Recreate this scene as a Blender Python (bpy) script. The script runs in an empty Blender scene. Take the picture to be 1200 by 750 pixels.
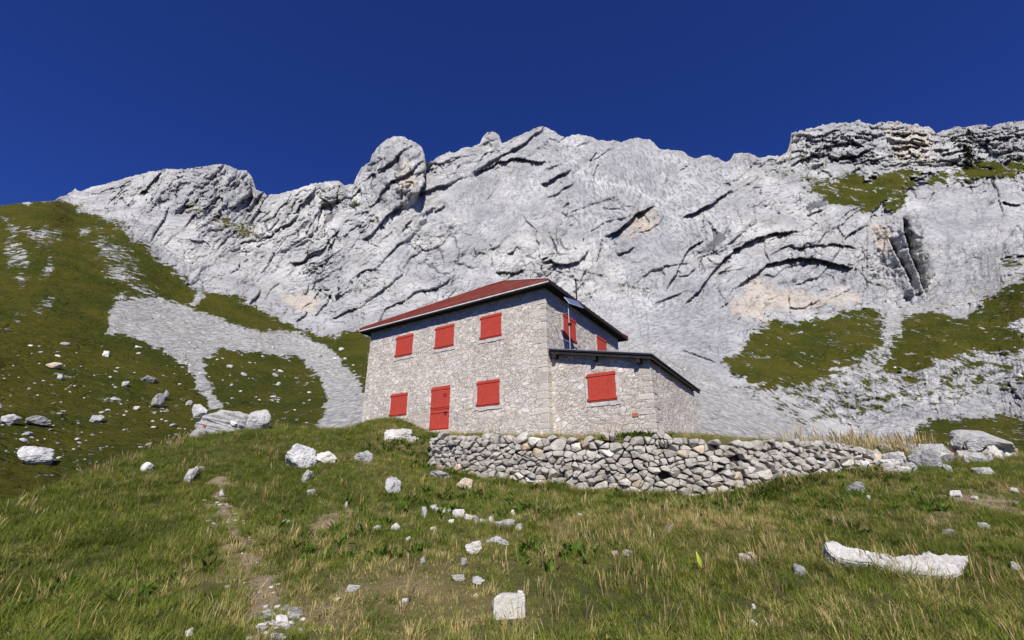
import bpy, bmesh, math, random
import numpy as np
from mathutils import Vector, Matrix
random.seed(7); RNG = np.random.default_rng(11)
scene = bpy.context.scene
C = scene.collection
R_ = math.radians

# ------------------------------------------------------------------ camera
F_PX, PITCH, W_PX, H_PX = 533.0, R_(20.15), 1200.0, 750.0
cam_d = bpy.data.cameras.new('camera'); cam = bpy.data.objects.new('camera', cam_d); C.objects.link(cam)
cam_d.sensor_width = 36.0; cam_d.lens = 36.0 * F_PX / W_PX
cam_d.clip_start = 0.1; cam_d.clip_end = 5000
cam.location = (0, 0, 0); cam.rotation_euler = (math.pi / 2 + PITCH, 0, 0)
scene.camera = cam

# ------------------------------------------------------------------ light
SUN_EL, SUN_AZ = R_(40.0), R_(178.0)       # azimuth clockwise from +Y (the view direction)
world = bpy.data.worlds.new('World'); scene.world = world; world.use_nodes = True
wn = world.node_tree.nodes; wl = world.node_tree.links; wn.clear()
sky = wn.new('ShaderNodeTexSky'); sky.sky_type = 'NISHITA'; sky.sun_disc = False
sky.sun_elevation = SUN_EL; sky.sun_rotation = SUN_AZ
sky.altitude = 2600; sky.air_density = 1.0; sky.dust_density = 0.0; sky.ozone_density = 4.0
hs = wn.new('ShaderNodeHueSaturation'); hs.inputs['Saturation'].default_value = 1.0; hs.inputs['Value'].default_value = 1.0
gm = wn.new('ShaderNodeGamma'); gm.inputs['Gamma'].default_value = 0.9
bg = wn.new('ShaderNodeBackground'); bg.inputs['Strength'].default_value = 0.05
wo = wn.new('ShaderNodeOutputWorld')
tint = wn.new('ShaderNodeMix'); tint.data_type = 'RGBA'; tint.blend_type = 'MULTIPLY'; tint.inputs['Factor'].default_value = 1
tint.inputs[7].default_value = (.40, .68, 1.86, 1)
wl.new(sky.outputs[0], gm.inputs[0]); wl.new(gm.outputs[0], tint.inputs[6]); wl.new(tint.outputs[2], hs.inputs['Color'])
wl.new(hs.outputs[0], bg.inputs[0]); wl.new(bg.outputs[0], wo.inputs[0])
sl = bpy.data.lights.new('sun', 'SUN'); sl.energy = 5.0; sl.angle = R_(0.53); sl.color = (1.0, 0.96, 0.90)
sun = bpy.data.objects.new('sun', sl); C.objects.link(sun)
sd = Vector((math.sin(SUN_AZ) * math.cos(SUN_EL), math.cos(SUN_AZ) * math.cos(SUN_EL), math.sin(SUN_EL)))
sun.rotation_euler = sd.to_track_quat('Z', 'Y').to_euler(); sun.location = sd * 30
vs = scene.view_settings
vs.view_transform = 'Standard'; vs.look = 'None'; vs.exposure = 0.32; vs.gamma = 1.0; vs.use_curve_mapping = False
scene.render.engine = 'CYCLES'

# ------------------------------------------------------------------ helpers
cp, sp = math.cos(PITCH), math.sin(PITCH)
def ray(px, py):
    """viewing direction scaled to unit depth (Y = 1)"""
    u = (np.asarray(px, float) - W_PX / 2) / F_PX; v = (H_PX / 2 - np.asarray(py, float)) / F_PX
    y = cp - v * sp
    return u / y, (sp + v * cp) / y
def P3(px, py, Y):
    a, b = ray(px, py); return np.array([a * Y, Y + 0 * a, b * Y])

_perm = RNG.permutation(512).astype(np.int64); _perm = np.concatenate([_perm, _perm, _perm])
_ga = RNG.uniform(0, 2 * np.pi, 512); _gx, _gy = np.cos(_ga), np.sin(_ga)
_g3 = RNG.normal(size=(512, 3)); _g3 /= np.linalg.norm(_g3, axis=1)[:, None]
def pn2(x, y, seed=0):
    xi = np.floor(x).astype(np.int64); yi = np.floor(y).astype(np.int64)
    xf = x - xi; yf = y - yi
    u = xf * xf * xf * (xf * (xf * 6 - 15) + 10); v = yf * yf * yf * (yf * (yf * 6 - 15) + 10)
    def g(i, j):
        h = _perm[(_perm[(xi + i + seed * 37) & 511] + yi + j) & 511]
        return _gx[h] * (xf - i) + _gy[h] * (yf - j)
    a = g(0, 0); b = g(1, 0); c = g(0, 1); d = g(1, 1)
    return 1.5 * ((a + u * (b - a)) * (1 - v) + (c + u * (d - c)) * v)
def pn3(p, seed=0):
    pi_ = np.floor(p).astype(np.int64); f = p - pi_
    w = f * f * f * (f * (f * 6 - 15) + 10); out = 0
    for i in (0, 1):
        for j in (0, 1):
            for k in (0, 1):
                h = _perm[(_perm[(_perm[(pi_[:, 0] + i + seed * 31) & 511] + pi_[:, 1] + j) & 511] + pi_[:, 2] + k) & 511]
                d = _g3[h, 0] * (f[:, 0] - i) + _g3[h, 1] * (f[:, 1] - j) + _g3[h, 2] * (f[:, 2] - k)
                out = out + d * (w[:, 0] if i else 1 - w[:, 0]) * (w[:, 1] if j else 1 - w[:, 1]) * (w[:, 2] if k else 1 - w[:, 2])
    return out * 1.5
def fbm(x, y, o=4, seed=0, gain=.5, lac=2.03):
    s = 0; a = 1.; t = 0
    for i in range(o):
        s = s + a * pn2(x, y, seed + i * 7); t += a; a *= gain; x = x * lac + 3.7; y = y * lac + 1.3
    return s / t
def ridged(x, y, o=4, seed=0, gain=.5, lac=2.07):
    s = 0; a = 1.; t = 0
    for i in range(o):
        s = s + a * (1 - np.abs(pn2(x, y, seed + i * 5)) * 2); t += a; a *= gain; x = x * lac + 5.1; y = y * lac + 2.3
    return s / t
def sstep(a, b, x):
    t = np.clip((x - a) / (b - a), 0, 1); return t * t * (3 - 2 * t)
def tps(pts, vals, lam=1e-3):
    pts = np.array(pts, float); vals = np.array(vals, float); n = len(pts)
    def U(r2): return np.where(r2 > 1e-12, r2 * np.log(np.maximum(r2, 1e-12)), 0)
    d = ((pts[:, None] - pts[None]) ** 2).sum(-1)
    A = np.zeros((n + 3, n + 3)); A[:n, :n] = U(d) + lam * np.eye(n)
    A[:n, n] = 1; A[:n, n + 1:] = pts; A[n, :n] = 1; A[n + 1:, :n] = pts.T
    w = np.linalg.solve(A, np.concatenate([vals, [0, 0, 0]]))
    def f(x, y):
        x = np.asarray(x, float); y = np.asarray(y, float); sh = x.shape; x = x.ravel(); y = y.ravel()
        out = w[n] + w[n + 1] * x + w[n + 2] * y
        for i in range(n):
            out = out + w[i] * U((x - pts[i, 0]) ** 2 + (y - pts[i, 1]) ** 2)
        return out.reshape(sh)
    return f
def sdist(poly, x, y):
    """signed distance to a polygon, positive inside"""
    poly = np.array(poly, float); n = len(poly); best = np.full(x.shape, 1e18); ins = np.zeros(x.shape, bool)
    for i in range(n):
        a = poly[i]; b = poly[(i + 1) % n]; e = b - a
        t = np.clip(((x - a[0]) * e[0] + (y - a[1]) * e[1]) / (e @ e), 0, 1)
        best = np.minimum(best, (x - a[0] - t * e[0]) ** 2 + (y - a[1] - t * e[1]) ** 2)
        c = ((a[1] > y) != (b[1] > y)) & (x < (b[0] - a[0]) * (y - a[1]) / (b[1] - a[1] + 1e-12) + a[0])
        ins ^= c
    d = np.sqrt(best); return np.where(ins, d, -d)
def ldist(line, x, y):
    line = np.array(line, float); best = np.full(x.shape, 1e18); side = np.zeros(x.shape); tt = np.zeros(x.shape)
    L = np.concatenate([[0], np.cumsum(np.linalg.norm(np.diff(line, axis=0), axis=1))])
    for i in range(len(line) - 1):
        a = line[i]; b = line[i + 1]; e = b - a
        t = np.clip(((x - a[0]) * e[0] + (y - a[1]) * e[1]) / (e @ e), 0, 1)
        d = (x - a[0] - t * e[0]) ** 2 + (y - a[1] - t * e[1]) ** 2
        m = d < best; best = np.where(m, d, best)
        side = np.where(m, np.sign((x - a[0]) * e[1] - (y - a[1]) * e[0]), side)
        tt = np.where(m, (L[i] + t * np.linalg.norm(e)) / L[-1], tt)
    return np.sqrt(best), side, tt

def mesh_np(name, verts, faces, mat=None, parent=None, smooth=True, link=True):
    """verts (n,3), faces (m,k) with k fixed"""
    me = bpy.data.meshes.new(name); v = np.asarray(verts, np.float32); f = np.asarray(faces, np.int32)
    k = f.shape[1]
    me.vertices.add(len(v)); me.vertices.foreach_set('co', v.ravel())
    me.loops.add(f.size); me.loops.foreach_set('vertex_index', f.ravel())
    me.polygons.add(len(f)); me.polygons.foreach_set('loop_start', np.arange(0, f.size, k, dtype=np.int32))
    me.polygons.foreach_set('use_smooth', np.full(len(f), smooth))
    me.update(calc_edges=True); me.validate()
    if mat: me.materials.append(mat)
    o = bpy.data.objects.new(name, me)
    if link: C.objects.link(o)
    if parent: o.parent = parent
    return o
def attr(o, name, data):
    a = o.data.attributes.new(name, 'FLOAT', 'POINT'); a.data.foreach_set('value', np.asarray(data, np.float32).ravel())
def tag(o, label=None, cat=None, group=None, kind=None):
    if label: o['label'] = label
    if cat: o['category'] = cat
    if group: o['group'] = group
    if kind: o['kind'] = kind
    return o
def empty(name, loc, rz=0, **k):
    o = bpy.data.objects.new(name, None); C.objects.link(o); o.location = loc; o.rotation_euler = (0, 0, rz)
    return tag(o, **k)
def bm_obj(name, bm, mat, parent=None, smooth=False):
    me = bpy.data.meshes.new(name); bm.normal_update(); bm.to_mesh(me); bm.free()
    if mat: me.materials.append(mat)
    if smooth:
        for p in me.polygons: p.use_smooth = True
    o = bpy.data.objects.new(name, me); C.objects.link(o)
    if parent: o.parent = parent
    return o
def add_box(bm, c, s, rot=None, bevel=0.0):
    M = Matrix.Translation(Vector(c)) @ (rot.to_4x4() if rot else Matrix.Identity(4)) @ Matrix.Diagonal((s[0], s[1], s[2], 1))
    r = bmesh.ops.create_cube(bm, size=1, matrix=M)
    if bevel:
        es = list({e for v in r['verts'] for e in v.link_edges})
        bmesh.ops.bevel(bm, geom=es, offset=bevel, segments=1, affect='EDGES')
def add_tube(bm, a, b, r, n=10, r2=None):
    a = Vector(a); b = Vector(b); d = b - a
    M = Matrix.Translation((a + b) / 2) @ d.to_track_quat('Z', 'Y').to_matrix().to_4x4()
    bmesh.ops.create_cone(bm, cap_ends=True, segments=n, radius1=r, radius2=r if r2 is None else r2, depth=d.length, matrix=M)
def add_poly(bm, pts):
    vs_ = [bm.verts.new(p) for p in pts]; return bm.faces.new(vs_)

# ------------------------------------------------------------------ node helpers
class NT:
    def __init__(s, name):
        s.m = bpy.data.materials.new(name); s.m.use_nodes = True; s.t = s.m.node_tree; s.t.nodes.clear()
        s.out = s.n('ShaderNodeOutputMaterial'); s.p = s.n('ShaderNodeBsdfPrincipled')
        s.l(s.p.outputs[0], s.out.inputs[0]); s.p.inputs['Specular IOR Level'].default_value = .06
    def n(s, t, **k):
        x = s.t.nodes.new(t)
        for a, b in k.items(): setattr(x, a, b)
        return x
    def l(s, a, b): s.t.links.new(a, b)
    def val(s, sock, v):
        if isinstance(v, (int, float)): sock.default_value = v
        elif isinstance(v, tuple): sock.default_value = v if len(v) == 4 or sock.type == 'VECTOR' else v + (1,)
        else: s.l(v, sock)
    def pos(s): return s.n('ShaderNodeNewGeometry').outputs['Position']
    def obj(s): return s.n('ShaderNodeTexCoord').outputs['Object']
    def vmul(s, v, k):
        x = s.n('ShaderNodeVectorMath', operation='MULTIPLY'); s.l(v, x.inputs[0]); x.inputs[1].default_value = k; return x.outputs[0]
    def vadd(s, a, b):
        x = s.n('ShaderNodeVectorMath', operation='ADD'); s.l(a, x.inputs[0]); s.val(x.inputs[1], b); return x.outputs[0]
    def noise(s, v, sc, det=6, rough=.6, dist=0, out=0):
        x = s.n('ShaderNodeTexNoise'); s.l(v, x.inputs['Vector']); x.inputs['Scale'].default_value = sc
        x.inputs['Detail'].default_value = det; x.inputs['Roughness'].default_value = rough; x.inputs['Distortion'].default_value = dist
        return x.outputs[out]
    def voro(s, v, sc, feature='F1', out='Distance', rnd=1):
        x = s.n('ShaderNodeTexVoronoi', feature=feature); s.l(v, x.inputs['Vector']); x.inputs['Scale'].default_value = sc
        x.inputs['Randomness'].default_value = rnd; return x.outputs[out]
    def math(s, op, a, b=0.0, c=None, clamp=False):
        x = s.n('ShaderNodeMath', operation=op, use_clamp=clamp); s.val(x.inputs[0], a); s.val(x.inputs[1], b)
        if c is not None: s.val(x.inputs[2], c)
        return x.outputs[0]
    def rng(s, v, a, b, c=0., d=1., smooth=True):
        x = s.n('ShaderNodeMapRange', interpolation_type='SMOOTHSTEP' if smooth else 'LINEAR'); s.val(x.inputs[0], v)
        for i, q in enumerate((a, b, c, d)): x.inputs[i + 1].default_value = q
        return x.outputs[0]
    def mix(s, f, a, b, blend='MIX'):
        x = s.n('ShaderNodeMix', data_type='RGBA', blend_type=blend)
        s.val(x.inputs['Factor'], f); s.val(x.inputs[6], a); s.val(x.inputs[7], b); return x.outputs[2]
    def at(s, name): return s.n('ShaderNodeAttribute', attribute_name=name).outputs['Fac']
    def bump(s, h, strength, dist, normal=None):
        x = s.n('ShaderNodeBump'); x.inputs['Strength'].default_value = strength; x.inputs['Distance'].default_value = dist
        s.l(h, x.inputs['Height'])
        if normal: s.l(normal, x.inputs['Normal'])
        return x.outputs[0]
    def rand(s): return s.n('ShaderNodeObjectInfo').outputs['Random']
    def fin(s, col, rough=.9, normal=None):
        s.val(s.p.inputs['Base Color'], col); s.val(s.p.inputs['Roughness'], rough)
        if normal: s.l(normal, s.p.inputs['Normal'])
        return s.m

# ------------------------------------------------------------------ materials
def mat_mountain():
    t = NT('limestone_and_alpine_turf'); p = t.pos()
    n1 = t.noise(p, .035, 9, .62); n2 = t.noise(p, .35, 6, .65); n3 = t.noise(p, 1.6, 5, .7)
    base = t.mix(t.rng(n1, .3, .7), (.355, .35, .337), (.61, .60, .572))
    base = t.mix(t.rng(n2, .35, .75, 0, .55), base, (.25, .25, .255))
    # thin bedding planes and joints, dipping to the left
    def joints(rot, sc, seed):
        mp = t.n('ShaderNodeMapping'); t.l(t.vadd(p, t.vmul(t.noise(p, .03, 4, .6, out=1), (22, 22, 22))), mp.inputs['Vector'])
        mp.inputs['Rotation'].default_value = (0, R_(rot), 0); mp.inputs['Location'].default_value = (seed, seed * 2, 0)
        q = t.vmul(mp.outputs[0], sc); return t.voro(q, 1.0, 'DISTANCE_TO_EDGE')
    j1 = joints(36, (1 / 26, 1 / 26, 1 / 5.5), 3); j2 = joints(62, (1 / 17, 1 / 17, 1 / 8), 17); j3 = joints(-20, (1 / 9, 1 / 9, 1 / 4), 40)
    jm = t.math('MAXIMUM', t.math('MULTIPLY', t.rng(j1, .05, 0.0), t.rng(t.noise(p, .045, 4, .6), .42, .6)), t.math('MAXIMUM', t.math('MULTIPLY', t.rng(j2, .04, 0.0), t.rng(t.noise(p, .06, 3, .6), .5, .62)), t.math('MULTIPLY', t.rng(j3, .05, 0.0), t.rng(t.noise(p, .08, 3, .6), .55, .65))))
    jm = t.math('MULTIPLY', jm, t.math('SUBTRACT', 1.0, t.math('MULTIPLY', t.at('streak'), .75)))
    base = t.mix(t.math('MULTIPLY', jm, .72), base, (.11, .11, .115))
    big_ = t.noise(t.vmul(p, (1, 1, .45)), .012, 5, .6); base = t.mix(t.rng(big_, .42, .62, 0, .45), base, (.25, .255, .27))
    # water streaks running down the face
    st = t.noise(t.vmul(p, (.35, .35, .018)), 1.0, 6, .65)
    base = t.mix(t.math('MULTIPLY', t.rng(st, .44, .62), t.at('streak'), clamp=True), base, (.19, .195, .21))
    cv_ = t.rng(t.math('ADD', t.at('crevice_shade'), t.math('MULTIPLY', t.math('SUBTRACT', n2, .5), .9)), .45, .8)
    base = t.mix(t.math('MULTIPLY', cv_, .85), base, (.105, .108, .115))  # crack shade put into the rock colour, since the frontal sun gives little
    spots = t.rng(t.noise(t.vmul(p, (1, 1, 1.6)), .28, 9, .78), .565, .63)
    base = t.mix(t.math('MULTIPLY', spots, .5), base, (.15, .155, .165))
    oc = t.rng(t.math('ADD', t.at('ochre'), t.math('MULTIPLY', t.math('SUBTRACT', n2, .5), .9)), .35, .75)
    base = t.mix(t.math('MULTIPLY', oc, t.rng(t.noise(t.vmul(p, (.3, .3, .06)), 1.0, 6, .7), .35, .65, .12, .75)), base, (.56, .45, .32))
    # scree: pale rubble with dark gaps
    vr = t.voro(t.vmul(p, (1, .33, .4)), 1.0); sc = t.mix(t.rng(vr, .1, .75), (.55, .54, .52), (.30, .295, .285))
    sc = t.mix(t.rng(t.noise(t.vmul(p, (.22, .06, .06)), 1.0, 7, .7), .4, .7, 0, .6), sc, (.27, .26, .235))
    sc = t.mix(t.rng(t.noise(p, .12, 5, .6), .45, .75, 0, .5), sc, (.34, .32, .27))
    scf = t.rng(t.math('ADD', t.at('scree'), t.math('MULTIPLY', t.math('SUBTRACT', n2, .5), .8)), .4, .6)
    base = t.mix(scf, base, sc)
    gcol = t.mix(t.rng(t.noise(p, .05, 5, .6), .35, .65), (.042, .054, .006), (.084, .076, .010))
    gcol = t.mix(t.rng(n3, .3, .8, 0, .6), gcol, (.026, .030, .005))
    gcol = t.mix(t.rng(t.noise(p, .5, 4, .6), .5, .75, 0, .55), gcol, (.12, .10, .028))
    fine = t.math('ADD', t.math('MULTIPLY', t.math('SUBTRACT', t.noise(t.vmul(p, (.95, .38, .60)), .42, 10, .80), .5), 2.3), t.math('MULTIPLY', t.math('SUBTRACT', n3, .5), .3))
    gf = t.rng(t.math('ADD', t.at('grass'), fine), .42, .52)
    col = t.mix(gf, base, gcol)
    rb = t.math('ADD', t.math('MULTIPLY', t.noise(p, .22, 10, .68), 1.0), t.math('MULTIPLY', t.noise(p, 1.1, 6, .7), .25))
    cr = t.voro(t.vadd(t.vmul(p, (.5, .5, .9)), t.vmul(t.noise(p, .1, 4, .6, out=1), (6, 6, 6))), .35, 'DISTANCE_TO_EDGE')
    hgt = t.math('ADD', rb, t.math('MULTIPLY', t.rng(cr, 0, .09), .12))
    hgt = t.math('SUBTRACT', hgt, t.math('MULTIPLY', jm, .35))
    nb = t.bump(hgt, .8, 2.6)
    nb2 = t.bump(t.math('MULTIPLY', t.math('ADD', n3, t.math('MULTIPLY', vr, .6)), t.math('ADD', scf, gf)), .5, .5, nb)
    return t.fin(col, .95, nb2)
def mat_rock(name, a, b, dark, sc=1.0, lichen=.0):
    t = NT(name); p = t.obj(); g = t.pos()
    n1 = t.noise(g, 1.6 * sc, 6, .6); n2 = t.noise(g, 9 * sc, 7, .7); n3 = t.noise(g, 45 * sc, 4, .7)
    col = t.mix(t.rng(n1, .3, .7), a, b)
    col = t.mix(t.rng(n2, .5, .78, 0, .75), col, dark)
    col = t.mix(t.rng(n3, .5, .8, 0, .4), col, dark)
    if lichen: col = t.mix(t.math('MULTIPLY', t.rng(t.noise(g, 5.5 * sc, 8, .78), .56, .62), lichen), col, (.022, .022, .022))
    r = t.rand(); hsv = t.n('ShaderNodeHueSaturation'); t.l(col, hsv.inputs['Color'])
    t.l(t.rng(r, 0, 1, .66, 1.14, False), hsv.inputs['Value'])
    h = t.math('ADD', n2, t.math('MULTIPLY', n3, .3))
    return t.fin(hsv.outputs[0], .92, t.bump(h, .8, .06 / sc))
def mat_simple(name, col, rough=.6, metal=0, nz=30, amt=.25, bump=.0):
    t = NT(name); g = t.pos(); n = t.noise(g, nz, 5, .65)
    c2 = tuple(x * (1 - amt) for x in col)
    c = t.mix(t.rng(n, .35, .7), col, c2); t.p.inputs['Metallic'].default_value = metal
    return t.fin(c, rough, t.bump(n, bump, .01) if bump else None)
M = {}
M['mountain'] = mat_mountain()
M['rock'] = mat_rock('pale_limestone', (.34, .33, .315), (.50, .49, .47), (.17, .165, .16), 1.0, .55)
M['rock_white'] = mat_rock('white_limestone', (.50, .475, .43), (.66, .64, .59), (.27, .255, .225), 1.2, .35)
M['rock_lichen'] = mat_rock('lichen_spotted_limestone', (.42, .41, .39), (.58, .57, .555), (.17, .17, .16), 1.0, .95)
M['block'] = mat_rock('creamy_block_stone', (.66, .62, .52), (.76, .73, .65), (.46, .42, .34), 1.5, .1)
M['slab'] = mat_rock('pitted_white_slab', (.46, .44, .40), (.66, .64, .60), (.20, .19, .175), 2.2, .55)
M['rock_tan'] = mat_rock('tan_limestone', (.42, .32, .22), (.52, .44, .34), (.24, .18, .13), 1.4, .1)
M['wallstone'] = mat_rock('grey_wall_stone', (.42, .385, .33), (.64, .60, .53), (.20, .175, .145), 1.3, .5)
M['wallstone_warm'] = mat_rock('warm_wall_stone', (.47, .35, .24), (.56, .48, .37), (.22, .18, .14), 1.3, .2)
M['earth'] = mat_simple('dark_earth', (.05, .042, .033), .95, 0, 12, .4)
def mat_masonry():
    t = NT('rubble_masonry'); p = t.obj()
    q = t.vadd(t.vmul(p, (1, 1, 1.55)), t.vmul(t.noise(p, 2.2, 3, .6, out=1), (.34, .34, .34)))
    d = t.voro(q, 3.6, 'DISTANCE_TO_EDGE'); cx = t.voro(q, 3.6, 'F1', 'Color')
    q2 = t.vadd(q, (7.3, 2.1, 4.4)); d2 = t.voro(q2, 6.2, 'DISTANCE_TO_EDGE'); cx2 = t.voro(q2, 6.2, 'F1', 'Color')
    sel = t.rng(t.noise(p, 1.7, 2, .5), .49, .51)
    sx = t.n('ShaderNodeSeparateColor'); t.l(t.mix(sel, cx, cx2), sx.inputs[0])
    r1, r2, r3 = sx.outputs
    dd = t.math('ADD', t.math('MULTIPLY', d, t.math('SUBTRACT', 1.0, sel)), t.math('MULTIPLY', t.math('MULTIPLY', d2, 1.0), sel))
    n = t.noise(p, 14, 7, .7)
    st = t.mix(r1, (.43, .385, .325), (.65, .60, .525))
    st = t.mix(t.rng(r2, .92, .94, 0, .7), st, (.76, .74, .71)); st = t.mix(t.rng(r3, .86, .88, 0, .8), st, (.46, .37, .28))
    st = t.mix(t.rng(r3, .0, .16, .7, 0), st, (.31, .30, .30))
    st = t.mix(t.rng(n, .5, .75, 0, .5), st, (.25, .22, .20))
    mort = t.mix(t.rng(t.noise(p, 3, 5, .7), .35, .65), (.53, .475, .42), (.68, .615, .55))
    wid = t.rng(t.noise(p, .8, 4, .6), .3, .7, .03, .085)
    jf = t.math('DIVIDE', dd, wid, clamp=True)
    smear = t.rng(t.noise(p, 1.3, 6, .7), .35, .6, .35, 1)
    col = t.mix(t.math('MULTIPLY', t.rng(jf, .55, 1), smear), mort, st)
    crev = t.math('MULTIPLY', t.rng(t.noise(p, 5, 5, .75), .58, .64), t.rng(jf, .9, .2))
    col = t.mix(t.math('MULTIPLY', crev, .9), col, (.09, .08, .07))
    col = t.mix(t.rng(t.noise(p, .45, 5, .6), .4, .7, 0, .3), col, (.36, .30, .25))
    h = t.math('ADD', t.math('ADD', t.math('MULTIPLY', t.rng(jf, .3, 1), .5), t.math('MULTIPLY', n, .35)), t.math('ADD', t.math('MULTIPLY', r2, .35), t.math('MULTIPLY', crev, -.6)))
    return t.fin(col, .93, t.bump(h, 1.0, .07))
M['masonry'] = mat_masonry()
t = NT('dressed_corner_stone'); p = t.pos(); c_ = t.mix(t.voro(t.vmul(p, (.6, .6, 3.4)), 1.0, 'F1', 'Color'), (.50, .45, .40), (.58, .53, .48)); n_ = t.noise(p, 9, 7, .72)
bw = t.n('ShaderNodeRGBToBW'); t.l(t.voro(t.vmul(p, (.6, .6, 3.6)), 1.0, 'F1', 'Color'), bw.inputs[0])
c_ = t.mix(t.rng(bw.outputs[0], .2, .8), (.41, .37, .315), (.56, .515, .45)); c_ = t.mix(t.rng(n_, .5, .75, 0, .6), c_, (.30, .26, .22)); M['quoin'] = t.fin(c_, .92, t.bump(n_, .9, .05))
M['plaster'] = mat_simple('lime_mortar_band', (.55, .50, .45), .9, 0, 7, .40, .8)
def mat_red_paint():
    t = NT('red_shutter_paint'); p = t.obj(); g = t.pos()
    n = t.noise(g, 6, 6, .7); pl = t.n('ShaderNodeObjectInfo').outputs['Random']
    c = t.mix(t.rng(n, .3, .75), (.43, .060, .040), (.34, .048, .034))
    c = t.mix(t.rng(t.noise(t.vmul(g, (14, 14, 1.5)), 1, 5, .7), .55, .85, 0, .5), c, (.46, .11, .085))
    return t.fin(c, .55, t.bump(t.noise(t.vmul(g, (20, 20, 2)), 1, 4, .6), .3, .01))
M['red'] = mat_red_paint()
def mat_roof():
    t = NT('red_oxide_roof_sheet'); g = t.pos()
    c = t.mix(t.rng(t.noise(g, 1.5, 6, .7), .3, .7), (.142, .034, .027), (.195, .048, .037))
    c = t.mix(t.rng(t.noise(g, 10, 5, .75), .55, .75, 0, .5), c, (.12, .03, .022))
    c = t.mix(t.rng(t.noise(g, .5, 5, .6), .5, .7, 0, .5), c, (.24, .085, .035))
    return t.fin(c, .75, None)
M['roof'] = mat_roof()
M['wood_dark'] = mat_simple('weathered_dark_timber', (.035, .032, .032), .8, 0, 8, .45, .4)
M['tar'] = mat_simple('tarred_roof_edge', (.028, .028, .030), .6, 0, 6, .3, .3)
M['zinc'] = mat_simple('zinc_flashing', (.66, .63, .60), .5, .1, 5, .3)
M['steel'] = mat_simple('galvanised_steel', (.42, .42, .42), .4, .7, 20, .2)
M['panel'] = mat_simple('solar_glass', (.10, .13, .24), .12, 0, 60, .2)
M['panel_frame'] = mat_simple('aluminium_frame', (.75, .75, .76), .35, .6, 20, .1)
M['iron'] = mat_simple('black_iron', (.03, .03, .03), .6, .4, 20, .3)
M['mark_red'] = mat_simple('red_trail_paint', (.34, .07, .06), .8, 0, 30, .5)
M['mark_white'] = mat_simple('white_trail_paint', (.75, .74, .72), .8, 0, 30, .2)
M['brick'] = mat_simple('orange_brick', (.40, .16, .10), .9, 0, 20, .3, .4)
M['yellow_leaf'] = mat_simple('yellow_leaf', (.40, .43, .07), .5, 0, 30, .2)
M['red_leaf'] = mat_simple('rust_red_leaf', (.45, .10, .03), .6, 0, 30, .3)
M['bark'] = mat_simple('grey_bark', (.10, .08, .06), .9, 0, 10, .4, .5)
M['conifer'] = mat_simple('conifer_needles', (.020, .035, .012), .8, 0, 3, .4)

# ------------------------------------------------------------------ the mountain sheet
SKY = [(-220, 275), (-150, 262), (0, 241), (30, 237), (64, 235), (70, 231), (78, 228), (88, 221), (93, 225), (110, 219), (130, 214), (150, 208), (165, 204), (180, 200), (205, 198),
       (225, 197), (240, 194), (255, 192.5), (270, 194), (280, 199), (290, 201), (296, 208), (298, 215), (300, 222), (308, 225), (312, 229), (325, 227), (340, 224), (355, 219), (370, 214), (384, 212),
       (397, 212), (405, 218), (414, 215), (418, 206), (424, 196), (433, 190), (436, 180), (443, 172), (452, 164), (462, 158.5), (472, 160), (478, 163), (488, 167), (494, 173), (497, 181), (499, 192),
       (506, 189), (515, 183), (525, 179), (536, 177), (545, 173), (553, 172), (562, 169), (566, 160), (571, 155), (580, 154.5), (585, 160), (588, 168), (597, 164), (606, 159), (615, 155), (623, 153),
       (629, 149), (636, 148), (644, 151), (654, 157), (663, 161), (672, 158), (680, 157), (692, 160), (700, 163), (712, 165), (722, 164), (728, 167), (738, 163), (750, 162), (761, 163), (768, 170),
       (773, 175), (785, 175), (800, 177), (808, 183), (816, 187), (822, 183), (832, 182), (842, 185), (850, 190), (856, 187), (860, 181), (872, 179), (880, 180), (890, 185), (900, 183), (915, 182),
       (922, 178), (926, 168), (927, 157), (938, 153), (950, 150), (963, 147), (975, 145), (988, 143), (1000, 142), (1008, 141), (1013, 145), (1022, 145), (1035, 142), (1045, 141), (1056, 144),
       (1070, 146), (1085, 148), (1092, 150), (1097, 156), (1108, 152), (1118, 147), (1128, 149), (1138, 147), (1150, 145), (1162, 148), (1172, 145), (1185, 144), (1200, 141), (1300, 147), (1420, 160)]
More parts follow.
